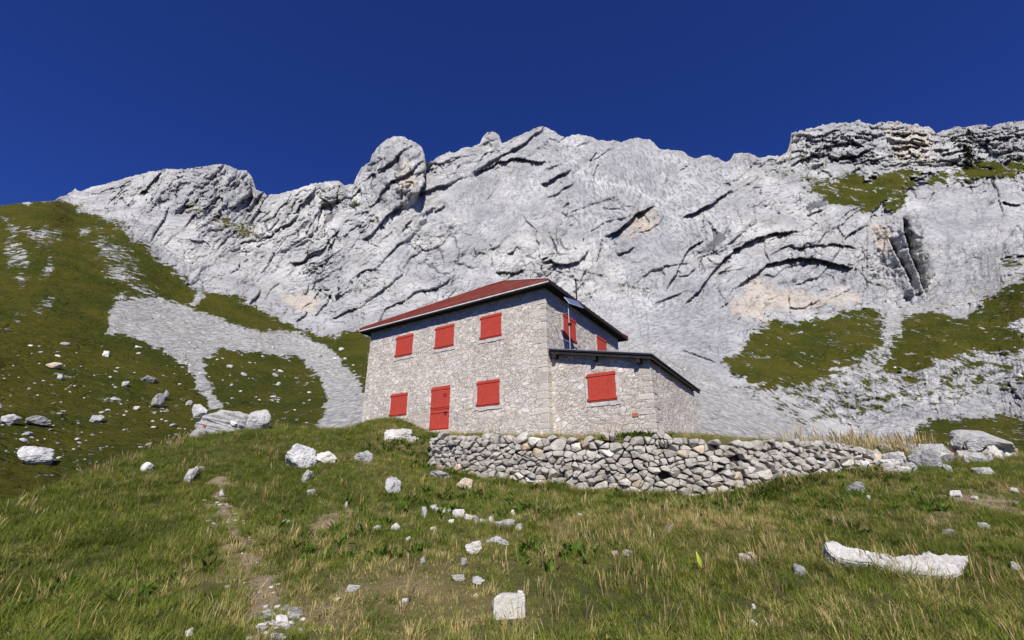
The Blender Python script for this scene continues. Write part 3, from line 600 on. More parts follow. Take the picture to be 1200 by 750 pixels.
def dirt_mask(x, y):
    d, _, _ = ldist(np.array(PATH), x, y)
    m = .66 * sstep(.40, .06, d + fbm(x / .45, y / .45, 4, 431) * .55)
    for c, r, k in BARE:
        m = np.maximum(m, .8 * k * sstep(1.0, .3, np.hypot(x - c[0], (y - c[1]) * .8) / r + fbm(x / .5, y / .5, 3, 433) * .5))
    wy = np.interp(x, wallxy[:, 0], wallxy[:, 1])
    m = np.maximum(m, .45 * sstep(.3, .5, y - wy) * sstep(3.2, 1.4, y - wy) * (x > -2.9) * (x < 12.5))
    return np.clip(m, 0, 1)
dirt = dirt_mask(gX, gY)
def dry_mask(x, y):
    cpx, cpy = ground_hit(520, 680)[:2], ground_hit(800, 600)[:2]
    m = fbm(x / 3.1, y / 3.1, 4, 441) * .9 + .10
    m = m + .55 * np.exp(-(((x - cpx[0]) / 2.3) ** 2 + ((y - cpx[1]) / 1.6) ** 2)) + .4 * np.exp(-(((x - cpy[0]) / 3.0) ** 2 + ((y - cpy[1]) / 1.3) ** 2)) - .25 * sstep(-3, -8, x)
    wy = np.interp(x, wallxy[:, 0], wallxy[:, 1]); m = m + .6 * sstep(.3, .6, y - wy) * (x > -3)
    return np.clip(m, 0, 1)
dry = dry_mask(gX, gY)
gi = np.arange(gX.size).reshape(gX.shape)
gq = np.stack([gi[:-1, :-1], gi[:-1, 1:], gi[1:, 1:], gi[1:, :-1]], -1).reshape(-1, 4)
t = NT('turf_and_soil'); p = t.pos()
n1 = t.noise(p, 3, 6, .65); n2 = t.noise(p, 28, 6, .7)
turf = t.mix(t.rng(n1, .3, .7), (.055, .065, .018), (.10, .095, .032))
turf = t.mix(t.rng(n2, .4, .75, 0, .8), turf, (.022, .028, .010))
turf = t.mix(t.math('MULTIPLY', t.at('dry'), .7), turf, (.24, .185, .09))
soil = t.mix(t.rng(n2, .3, .7), (.19, .135, .09), (.30, .23, .16)); soil = t.mix(t.rng(t.voro(p, 22), .0, .35, .75, 0), soil, (.42, .38, .33))
col = t.mix(t.rng(t.math('ADD', t.at('dirt'), t.math('MULTIPLY', t.math('SUBTRACT', n2, .5), .7)), .4, .62), turf, soil)
M['ground'] = t.fin(col, .95, t.bump(t.math('ADD', n2, n1), .8, .05))
ground = mesh_np('ground', np.stack([gX, gY, cz], -1).reshape(-1, 3), gq, M['ground'])
attr(ground, 'dirt', dirt); attr(ground, 'dry', dry); tag(ground, kind='structure')
# ------------------------------------------------------------------ the house
def house_rot(): return Matrix(((-FD[0], RD[0], 0), (-FD[1], RD[1], 0), (0, 0, 1)))   # local x = along the front to the right, y = back, z = up
house = empty('mountain_hut', (H0[0], H0[1], 1.8))
tag(house, 'two storey grey stone mountain hut with red roof and closed red shutters', 'house')
def hloc(o, parent=house):
    o.parent = parent; o.matrix_parent_inverse = Matrix.Identity(4)
    return o
HM = Matrix.Translation(Vector((H0[0], H0[1], 0))) @ house_rot().to_4x4()
def hxf(bm):
    """house-local (x right along front, y back, z) to the house empty's frame"""
    bmesh.ops.transform(bm, matrix=Matrix.Translation((-H0[0], -H0[1], -1.8)) @ HM, verts=bm.verts)
def part(name, bm, mat, parent=house, smooth=False):
    if parent is house or parent.parent is house: hxf(bm)
    return bm_obj(name, bm, mat, parent, smooth)
def stone_block(name, x0, x1, y0, y1, z0, ztop, step=.09, amp=.022):
    """four rough walls; ztop(x) gives the top"""
    vs_, fs = [], []
    path = [(x0, y0), (x1, y0), (x1, y1), (x0, y1), (x0, y0)]
    pts = []
    for (ax, ay), (bx, by) in zip(path[:-1], path[1:]):
        n = max(2, int(math.hypot(bx - ax, by - ay) / step)); pts += [(ax + (bx - ax) * i / n, ay + (by - ay) * i / n) for i in range(n)]
    pts = np.array(pts); n = len(pts); zt = np.array([ztop(a) for a, b in pts]); nz = int((zt.max() - z0) / step)
    Z = z0 + (zt[None] - z0) * np.linspace(0, 1, nz)[:, None]
    v = np.stack([np.repeat(pts[None, :, 0], nz, 0), np.repeat(pts[None, :, 1], nz, 0), Z], -1).reshape(-1, 3)
    dsp = np.stack([pn3(v * 3.1 + 9 * k, k) * amp + pn3(v * np.array([5, 5, 9.]) + 7 * k, k + 3) * amp * .8 for k in range(2)], -1)
    v[:, :2] += dsp
    v[:, 0] += (v[:, 2] - 8) * -.0; i = np.arange(nz * n).reshape(nz, n); j = np.roll(i, -1, 1)
    f = np.stack([i[:-1], j[:-1], j[1:], i[1:]], -1).reshape(-1, 4)
    Mx = np.array(Matrix.Translation((-H0[0], -H0[1], -1.8)) @ HM); v = v @ Mx[:3, :3].T + Mx[:3, 3]
    return mesh_np(name, v, f, M['masonry'], house, smooth=False)
stone_block('wall', -11.09, 0, 0, 8.6, .9, lambda x: 8.12)
stone_block('annex_wall', -.05, 4.05, .35, 7.25, .6, lambda x: 5.20 - .205 * max(x, 0))
bm = bmesh.new(); zz = 1.3; k = 0; rq = random.Random(4)
while zz < 7.9:
    h = rq.uniform(.22, .36); a, b = (rq.uniform(.5, .75), rq.uniform(.25, .38)) if k % 2 else (rq.uniform(.25, .38), rq.uniform(.5, .75))
    add_box(bm, (-a / 2 + .012, b / 2 - .012, zz + h / 2), (a, b, h - .015), rot=Matrix.Rotation(rq.uniform(-.01, .01), 3, 'Z'), bevel=.02); zz += h; k += 1
part('quoins', bm, M['quoin'])
bm = bmesh.new(); zz = 1.2; k = 0
while zz < 4.0:
    h = rq.uniform(.2, .32); a, b = (rq.uniform(.45, .7), rq.uniform(.22, .34)) if k % 2 else (rq.uniform(.22, .34), rq.uniform(.45, .7))
    add_box(bm, (4.05 - a / 2 + .012, .35 + b / 2 - .012, zz + h / 2), (a, b, h - .015), rot=Matrix.Rotation(rq.uniform(-.01, .01), 3, 'Z'), bevel=.02); zz += h; k += 1
part('quoins', bm, M['quoin'])
# main roof: hipped, red sheet
EX0, EX1, EY0, EY1, EZ = -11.58, .45, -.45, 9.1, 8.22
A_, B_ = Vector((-6.2, 4.3, 11.35)), Vector((-4.9, 4.3, 11.35))
c00, c10, c11, c01 = Vector((EX0, EY0, EZ)), Vector((EX1, EY0, EZ)), Vector((EX1, EY1, EZ)), Vector((EX0, EY1, EZ))
bm = bmesh.new()
def slab(bm, pts, th):
    top_ = [bm.verts.new(p) for p in pts]; bot = [bm.verts.new(Vector(p) - Vector((0, 0, th))) for p in pts]
    bm.faces.new(top_); bm.faces.new(bot[::-1])
    for i in range(len(pts)): bm.faces.new((top_[i], bot[i], bot[(i + 1) % len(pts)], top_[(i + 1) % len(pts)]))
slab(bm, [c00, c10, B_, A_], .05); slab(bm, [c10, c11, B_], .05); slab(bm, [c11, c01, A_, B_], .05); slab(bm, [c01, c00, A_], .05)
def seams(bm, e0, e1, r0, r1, n):
    nrm = (e1 - e0).cross(r0 - e0).normalized(); ed = (e1 - e0)
    up = (((r0 + r1) / 2) - ((e0 + e1) / 2)); up = up - ed.normalized() * up.dot(ed.normalized())
    for i in range(1, n):
        t_ = i / n; a = e0 + ed * t_
        # length up the slope until the hip
        tl = min(1.0, t_ * ed.length / max((r0 - e0).dot(ed.normalized()), 1e-3), (1 - t_) * ed.length / max((e1 - r1).dot(ed.normalized()), 1e-3))
        b = a + up * tl
        if (b - a).length > .3: add_tube(bm, a + nrm * .012, b + nrm * .012, .020, 5)
seams(bm, c00, c10, A_, B_, 20); seams(bm, c10, c11, B_, B_, 16)
bmesh.ops.recalc_face_normals(bm, faces=bm.faces)
roof = part('roof', bm, M['roof'])
bm = bmesh.new()
for a, b in ((c00, A_), (A_, B_), (c01, A_), (c11, B_)): add_tube(bm, a + Vector((0, 0, .03)), b + Vector((0, 0, .03)), .06, 8)
part('hip_cap', bm, M['roof'], roof)
bm = bmesh.new(); add_tube(bm, c10 + Vector((0, 0, .03)), B_ + Vector((0, 0, .03)), .055, 8); part('hip_cap', bm, M['zinc'], roof)
bm = bmesh.new(); add_box(bm, ((EX0 + EX1) / 2, (EY0 + EY1) / 2, EZ - .115), (EX1 - EX0 - .10, EY1 - EY0 - .10, .05)); part('soffit', bm, M['wood_dark'])
bm = bmesh.new()
add_box(bm, (EX1 - .02, (EY0 + EY1) / 2, EZ - .11), (.045, EY1 - EY0, .16)); add_box(bm, (EX0 + .02, (EY0 + EY1) / 2, EZ - .11), (.045, EY1 - EY0, .16)); add_box(bm, ((EX0 + EX1) / 2, EY1 - .02, EZ - .11), (EX1 - EX0 - .1, .045, .16))
part('fascia', bm, M['tar'])
bm = bmesh.new(); add_box(bm, ((EX0 + EX1) / 2, EY0 + .02, EZ - .125), (EX1 - EX0 - .1, .05, .13)); part('fascia', bm, M['tar'])['label'] = 'dark fascia board below the front gutter strip'
bm = bmesh.new(); add_box(bm, ((EX0 + EX1) / 2, EY0 - .012, EZ - .105), (EX1 - EX0 - .04, .02, .055)); part('drip_edge', bm, M['zinc'])
# annex roof: shed roof falling away from the hut
bm = bmesh.new()
ax0, ax1, ay0, ay1 = .07, 4.25, .02, 7.9
zA = lambda x: 5.36 - .205 * x
slab(bm, [Vector((ax0, ay0, zA(ax0))), Vector((ax1, ay0, zA(ax1))), Vector((ax1, ay1, zA(ax1))), Vector((ax0, ay1, zA(ax0)))], .07)
bmesh.ops.recalc_face_normals(bm, faces=bm.faces); ar = part('annex_roof', bm, M['tar'])
bm = bmesh.new(); slab(bm, [Vector((ax0, ay0 + .04, zA(ax0) - .075)), Vector((ax1 - .04, ay0 + .04, zA(ax1) - .075)), Vector((ax1 - .04, ay0 + .10, zA(ax1) - .075)), Vector((ax0, ay0 + .10, zA(ax0) - .075))], .12)
slab(bm, [Vector((ax1 - .09, ay0 + .11, zA(ax1) - .075)), Vector((ax1 - .03, ay0 + .11, zA(ax1) - .075)), Vector((ax1 - .03, ay1 - .1, zA(ax1) - .075)), Vector((ax1 - .09, ay1 - .1, zA(ax1) - .075))], .12)
bmesh.ops.recalc_face_normals(bm, faces=bm.faces); part('barge_board', bm, M['wood_dark'], ar)
bm = bmesh.new(); slab(bm, [Vector((ax0, ay0 - .015, zA(ax0) + .012)), Vector((ax1, ay0 - .015, zA(ax1) + .012)), Vector((ax1, ay0 + .05, zA(ax1) + .012)), Vector((ax0, ay0 + .05, zA(ax0) + .012))], .03)
bmesh.ops.recalc_face_normals(bm, faces=bm.faces); part('flashing', bm, M['steel'], ar)
for x in (.28, 2.0, 3.7):
    bm = bmesh.new(); add_box(bm, (x, .22, zA(x) - .29), (.13, .30, .18), bevel=.01); part('purlin', bm, M['wood_dark'], ar)
# shutters and door
def boards(bm, axis, a0, a1, z0, z1, off, n, th=.035):
    w = (a1 - a0) / n
    for i in range(n):
        a = a0 + w * (i + .5); d = off + random.uniform(-.003, .003)
        if axis == 'x': add_box(bm, (a, d, (z0 + z1) / 2), (w - .0025, th, z1 - z0), bevel=.0015)
        else: add_box(bm, (d, a, (z0 + z1) / 2), (th, w - .0025, z1 - z0), bevel=.0015)
def shutter(axis, a0, a1, z0, z1, face, sgn, label=None):
    bm = bmesh.new(); boards(bm, axis, a0, a1, z0, z1, face + sgn * .035, 7)
    s_ = part('window_shutter', bm, M['red'])
    if label: s_['label'] = label
    for zc in (z0 + .09, z1 - .09):
        bm = bmesh.new(); c = (a0 + a1) / 2; L = a1 - a0 + .10
        if axis == 'x': add_box(bm, (c, face + sgn * .062, zc), (L, .025, .09), bevel=.006)
        else: add_box(bm, (face + sgn * .062, c, zc), (.025, L, .09), bevel=.006)
        part('batten', bm, M['red'], s_)
    # rough lime mortar round the opening
    bm = bmesh.new(); f = face + sgn * .030; r = Matrix.Rotation(0, 3, 'X')
    for (b0, b1, y0, y1) in ((a0 - .13, a0 - .005, z0 - .1, z1 + .07), (a1 + .005, a1 + .13, z0 - .1, z1 + .07), (a0 - .13, a1 + .13, z0 - .18, z0 - .01)):
        nseg = 7; 
        for k in range(nseg):
            if b1 - b0 > y1 - y0: q0 = b0 + (b1 - b0) * k / nseg; q1 = b0 + (b1 - b0) * (k + 1) / nseg + .012; cc = ((q0 + q1) / 2, (y0 + y1) / 2 + random.uniform(-.012, .012)); ss = (q1 - q0, y1 - y0 + random.uniform(-.03, .03))
            else: q0 = y0 + (y1 - y0) * k / nseg; q1 = y0 + (y1 - y0) * (k + 1) / nseg + .012; cc = ((b0 + b1) / 2 + random.uniform(-.01, .01), (q0 + q1) / 2); ss = (b1 - b0 + random.uniform(-.03, .03), q1 - q0)
            dd = random.uniform(-.004, .004)
            if axis == 'x': add_box(bm, (cc[0], f - sgn * .02 + dd, cc[1]), (ss[0], .04, ss[1]), bevel=.008)
            else: add_box(bm, (f - sgn * .02 + dd, cc[0], cc[1]), (.04, ss[0], ss[1]), bevel=.008)
    part('window_surround', bm, M['plaster'])
shutter('x', -8.95, -7.76, 6.31, 7.43, 0, -1); shutter('x', -6.20, -5.03, 6.31, 7.43, 0, -1); shutter('x', -3.41, -2.27, 6.31, 7.43, 0, -1)
shutter('x', -8.96, -7.83, 3.27, 4.38, 0, -1, 'faded red shutter half sunk behind the grass'); shutter('x', -3.51, -2.34, 3.27, 4.38, 0, -1)
shutter('x', 1.59, 2.70, 3.03, 4.12, .35, -1, 'single red shutter on the low annex')
shutter('y', 1.58, 2.82, 6.27, 7.43, 0, 1, 'red shutter behind the solar panel post'); shutter('y', 5.38, 6.6, 6.31, 7.43, 0, 1, 'red shutter partly hidden by the annex roof')
bm = bmesh.new(); boards(bm, 'x', -6.23, -5.10, 3.36, 4.42, -.035, 7, .04); boards(bm, 'x', -6.23, -5.10, 2.38, 3.335, -.032, 7, .04)
door = part('door', bm, M['red'])
for z in (4.30, 3.47, 3.22, 2.52):
    bm = bmesh.new(); add_box(bm, (-5.665, -.065, z), (1.17 if z > 4.2 else 1.12, .022, .09), bevel=.005); part('batten', bm, M['red'], door)
bm = bmesh.new(); add_box(bm, (-5.24, -.075, 3.15), (.05, .02, .16)); add_tube(bm, (-5.24, -.08, 3.18), (-5.24, -.13, 3.18), .012); add_tube(bm, (-5.24, -.125, 3.18), (-5.36, -.125, 3.18), .012); part('handle', bm, M['iron'], door)
bm = bmesh.new(); add_box(bm, (-5.36, -.058, 3.99), (.22, .010, .15)); part('painted_mark', bm, mat_simple('dark_red_paint', (.30, .03, .025), .6), door)
bm = bmesh.new(); add_box(bm, (-5.665, -.10, 2.30), (1.5, .45, .14), bevel=.02); part('doorstep', bm, M['plaster'])
bm = bmesh.new(); add_box(bm, (3.35, .335, 2.42), (.22, .05, .15), bevel=.01); part('brick_patch', bm, M['brick'])
# solar panel on its post in front of the right hand wall
bm = bmesh.new(); add_tube(bm, (.85, .45, 5.1), (.85, .45, 7.42), .02, 8); sol_pole = part('panel_post', bm, M['steel'])
bm = bmesh.new(); add_box(bm, (.88, .46, 6.38), (.14, .10, .12), bevel=.01); part('junction_box', bm, M['iron'], sol_pole)
bm = bmesh.new(); add_tube(bm, (.85, .45, 5.62), (.03, .45, 5.95), .014, 6); part('bracket', bm, M['steel'], sol_pole)
bm = bmesh.new(); add_tube(bm, (.85, .45, 6.9), (.03, .45, 6.9), .014, 6); part('bracket', bm, M['steel'], sol_pole)
rt = Matrix.Rotation(R_(72), 3, 'Z') @ Matrix.Rotation(R_(52), 3, 'X'); pc = Vector((.98, .72, 7.42))
bm = bmesh.new(); add_box(bm, pc, (.85, .50, .035), rot=rt, bevel=.005); pf = part('solar_panel', bm, M['panel_frame'])
bm = bmesh.new(); nrm = rt @ Vector((0, 0, 1)); add_box(bm, pc + nrm * .019, (.78, .43, .006), rot=rt); part('solar_glass', bm, M['panel'], pf)
bm = bmesh.new(); add_tube(bm, (.05, 3.1, 8.35), (.05, 3.1, 9.7), .035, 10); add_tube(bm, (.05, 3.1, 9.65), (.05, 3.1, 9.76), .075, 10, .02); part('flue_pipe', bm, M['iron'])

# ------------------------------------------------------------------ rocks
def ico(n):
    bm = bmesh.new(); bmesh.ops.create_icosphere(bm, subdivisions=n, radius=1); bm.verts.ensure_lookup_table()
    v = np.array([x.co[:] for x in bm.verts]); f = np.array([[q.index for q in x.verts] for x in bm.faces]); bm.free(); return v, f
ICO = {n: ico(n) for n in (2, 3, 4, 5, 6)}
def rock_shape(D, rs, nplanes=16, k=16, planes=None, rough=.05, seed=0, strat=0):
    if planes is None:
        n = rs.normal(size=(nplanes, 3)); n /= np.linalg.norm(n, axis=1)[:, None]; d = rs.uniform(.62, 1.0, nplanes)
        n = np.concatenate([n, [[0, 0, 1], [0, 0, -1], [1, 0, 0], [-1, 0, 0], [0, 1, 0], [0, -1, 0]]]); d = np.concatenate([d, np.ones(6)])
    else: n, d = planes
    q = np.maximum(D @ n.T, 0) / d[None]
    r = (q ** k).sum(1) ** (-1 / k)
    P = D * r[:, None]
    o = rs.uniform(0, 50, 3)
    nz = pn3(P * 2.2 + o, seed) * .6 + pn3(P * 5.5 + o, seed + 1) * .3 + pn3(P * 13 + o, seed + 2) * .16
    if strat: nz = nz + strat * (np.abs(pn3(P * np.array([1.2, 1.2, 7]) + o, seed + 4)) * -1.6 + .3)
    return P * (1 + rough * nz)[:, None]
def make_rock(name, px, py, w, h, label, mat='rock', group=None, far=False, seed=None, sub=5, tilt=0., sink=.34, rough=.20, npl=12, k=20, strat=.25, depth=None, dr=.8, cat='rock', rz=0):
    """px,py: centre of the visible stone, w,h its size in photo pixels"""
    rs = np.random.default_rng(seed if seed is not None else int(px * 13 + py * 7))
    foot = far_hit(px, py + h * .45) if far else ground_hit(px, py + h * .42)
    if depth is not None: foot = P3(px, py + h * .42, depth)
    Y = foot[1]; dep = Y * cp + foot[2] * sp; m = dep / F_PX; phi = math.atan2(foot[0], foot[1])
    sx = w * m / 2 * math.cos(phi); sz = h * m / 2 * (1 + sink) * 1.05; sy = max(sx, sz) * dr
    D, f = ICO[sub]; P = rock_shape(D, rs, npl, k, rough=rough, strat=strat) * np.array([sx, sy, sz]) * .94
    if tilt: a = R_(tilt); P = P @ np.array([[math.cos(a), 0, math.sin(a)], [0, 1, 0], [-math.sin(a), 0, math.cos(a)]]) 
    o = mesh_np(name, P, f, M[mat])
    o.location = (foot[0], foot[1] + sy * .35, foot[2] + sz * (1 - sink * 1.6) - sz * .1)
    o.rotation_euler = (0, 0, R_(rz) - phi)
    o.data.polygons.foreach_set('use_smooth', np.zeros(len(f), bool))
    return tag(o, label, cat, group)
# ------------------------------------------------------------------ dry stone wall
SC_ = 1.55                                             # stones are wider than high
wpts = []; 
for a, b, c, d in WALL: wpts.append((P3(a, b, d), P3(a, c + 5, d - .12)))
wtop = np.array([w[0] for w in wpts]); wbot = np.array([w[1] for w in wpts])
wl_acc = np.concatenate([[0], np.cumsum(np.linalg.norm(np.diff(wtop[:, :2], axis=0), axis=1))]); WLEN = wl_acc[-1]
def wall_frame(u):
    u = np.clip(u, 0, WLEN); T = np.array([np.interp(u, wl_acc, wtop[:, k]) for k in range(3)]); B = np.array([np.interp(u, wl_acc, wbot[:, k]) for k in range(3)])
    e = .05; a = np.array([np.interp(min(u + e, WLEN), wl_acc, wtop[:, k]) - np.interp(max(u - e, 0), wl_acc, wtop[:, k]) for k in range(2)]); a /= np.linalg.norm(a)
    return T, B, a
rs = np.random.default_rng(5); seeds = []
v = 0.0; row = 0
while v < 2.6:
    h = rs.choice([.10, .15, .20, .28], p=[.25, .35, .28, .12]) * rs.uniform(.9, 1.1); u = -.3 + rs.uniform(0, .3)
    while u < WLEN + .3:
        w = rs.choice([.14, .22, .32, .46, .62], p=[.26, .32, .24, .12, .06]) * rs.uniform(.75, 1.1); seeds.append((u + w / 2, v + h / 2 + rs.uniform(-.15, .15), row, .38 * min(w, h * SC_ * 1.6) * rs.uniform(.7, 1.25))); u += w
    v += h; row += 1
seeds = np.array(seeds); sv = seeds[:, :2] * np.array([1, SC_])
wall = empty('dry_stone_wall', tuple(wbot[6]), label='long tumbledown dry stone wall of grey limestone blocks in front of the hut', cat='wall')
stones = []
for i in range(len(seeds)):
    u0, v0, rw, wi = seeds[i]; T, B, a = wall_frame(u0); Hh = T[2] - B[2]
    if v0 > Hh - .02 + rs.uniform(-.07, .07) or u0 < -.1 or u0 > WLEN + .1: continue
    dd = sv - sv[i]; dist = np.hypot(dd[:, 0], dd[:, 1]); nb = np.where((dist > 1e-6) & (dist < 1.1))[0]
    if rs.uniform() < .025: continue
    n = []; dl = []
    for j in nb:
        e = dd[j] / dist[j]; n.append([e[0], 0, e[1]]); dl.append(max(dist[j] / 2 + np.clip((wi ** 2 - seeds[j, 3] ** 2) / (2 * dist[j]), -.35 * dist[j], .35 * dist[j]) - .003 - rs.uniform(0, .04) * rs.uniform(), .025))
    for _ in range(4):
        q = rs.normal(size=3); q[1] = -abs(q[1]) - 1.3; q /= np.linalg.norm(q); n.append(q); dl.append(rs.uniform(.13, .19))
    n.append([0, 1, 0]); dl.append(.25); n.append([0, -1, 0]); dl.append(rs.uniform(.12, .2)); 
    for sg in (-1, 1): n.append([sg, 0, 0]); dl.append(.42)
    n.append([0, 0, 1]); dl.append(.30); n.append([0, 0, -1]); dl.append(.30)
    D, f = ICO[4]; P = rock_shape(D, rs, k=rs.choice([24, 40, 60]), planes=(np.array(n), np.array(dl)), rough=.10, seed=i % 7)
    P = P * np.array([1, 1, 1 / SC_]); ang = rs.uniform(-.24, .24) * (1.6 if u0 > WLEN * .75 else 1); ca, sa = math.cos(ang), math.sin(ang)
    P = P @ np.array([[ca, 0, sa], [0, 1, 0], [-sa, 0, ca]])
    tpos = v0 / max(Hh, .3); c = B * (1 - tpos) + T * tpos; c[2] = B[2] + v0
    off = rs.uniform(-.09, .07)
    W = np.stack([c[0] + P[:, 0] * a[0] - (P[:, 1] + off) * a[1], c[1] + P[:, 0] * a[1] + (P[:, 1] + off) * a[0], c[2] + P[:, 2]], -1)
    stones.append((np.ptp(P[:, 0]) * np.ptp(P[:, 2]) / c[1] ** 2, W, f, rs.uniform() < .24))
stones.sort(key=lambda q: -q[0])
wl0 = np.array(wall.location)
for k, (ar_, W, f, warm) in enumerate(stones[:100]):
    ctr = W.mean(0); o = mesh_np('stone', W - ctr, f, M['wallstone_warm' if warm else 'wallstone'], wall, smooth=False); o.location = ctr - wl0
    if warm: o['label'] = 'ochre tinted stone'
vs_, fs, n0 = [], [], 0
for ar_, W, f, warm in stones[100:]: vs_.append(W - wl0); fs.append(f + n0); n0 += len(W)
tag(mesh_np('small_stones', np.concatenate(vs_), np.concatenate(fs), M['wallstone'], wall, smooth=False), kind='stuff')
# dark earth core that the stones lean against
cv = []; nseg = 60
for i in range(nseg + 1):
    T, B, a = wall_frame(WLEN * i / nseg); nrm = np.array([-a[1], a[0], 0])
    for q, dz, dy in ((B, -.3, .10), (T, -.14, .10), (T, -.16, .55), (B, -.3, .6)): cv.append(q + nrm * dy + np.array([0, 0, dz]) - wl0)
cf = [[4 * i + j, 4 * i + (j + 1) % 4, 4 * i + 4 + (j + 1) % 4, 4 * i + 4 + j] for i in range(nseg) for j in range(4)] + [[0, 3, 2, 1], [4 * nseg, 4 * nseg + 1, 4 * nseg + 2, 4 * nseg + 3]]
mesh_np('earth_core', np.array(cv), np.array(cf), M['earth'], wall, smooth=False)
WALL_ST = len(stones)

# ------------------------------------------------------------------ boulders and stones in the grass
big = make_rock('boulder', 264, 494, 112, 44, 'large layered grey boulder carrying a red and white trail blaze on the left crest', 'rock', sub=6, tilt=-14, rough=.17, strat=.8, k=16, npl=22, seed=3, dr=.55, cat='boulder', depth=16.6)
make_rock('boulder', 226, 510, 30, 22, 'low broken rock at the left end of the trail blazed boulder', 'rock_lichen', tilt=-10, rough=.2, strat=.5, cat='boulder', depth=16.0)
make_rock('boulder', 299, 490, 29, 25, 'rounded pinkish grey rock at the right end of the trail blazed boulder', 'rock', rough=.12, cat='boulder', depth=16.9)
make_rock('stone', 222, 518, 15, 6, 'flat pale stone below the left end of the trail blazed boulder', 'rock_white', sub=4, depth=15.6)
def paint(px, py, w, h, mat, name):
    o = big; dg = bpy.context.evaluated_depsgraph_get()
    a, b = ray(px, py); d = Vector((float(a), 1, float(b))); L = Matrix.Translation(-Vector(o.location))
    hit, loc, nrm, _ = o.ray_cast(Vector(-Vector(o.location)), d)
    if not hit: return
    m = 16.5 * 1.02 / F_PX; q = nrm.to_track_quat('Z', 'Y').to_matrix()
    bm = bmesh.new(); bmesh.ops.create_circle(bm, cap_ends=True, segments=12, radius=1, matrix=Matrix.Translation(loc + nrm * .03) @ q.to_4x4() @ Matrix.Diagonal((w * m / 2, h * m / 2, 1, 1)))
    r_ = bmesh.ops.extrude_face_region(bm, geom=list(bm.faces)); bmesh.ops.translate(bm, vec=-nrm * .08, verts=[v_ for v_ in r_['geom'] if isinstance(v_, bmesh.types.BMVert)])
    bmesh.ops.recalc_face_normals(bm, faces=bm.faces)
    bm_obj(name, bm, M[mat], o)
bpy.context.view_layer.update()
paint(237, 501, 3.6, 5, 'mark_red', 'trail_blaze'); paint(262, 495, 5, 9, 'mark_white', 'trail_blaze')
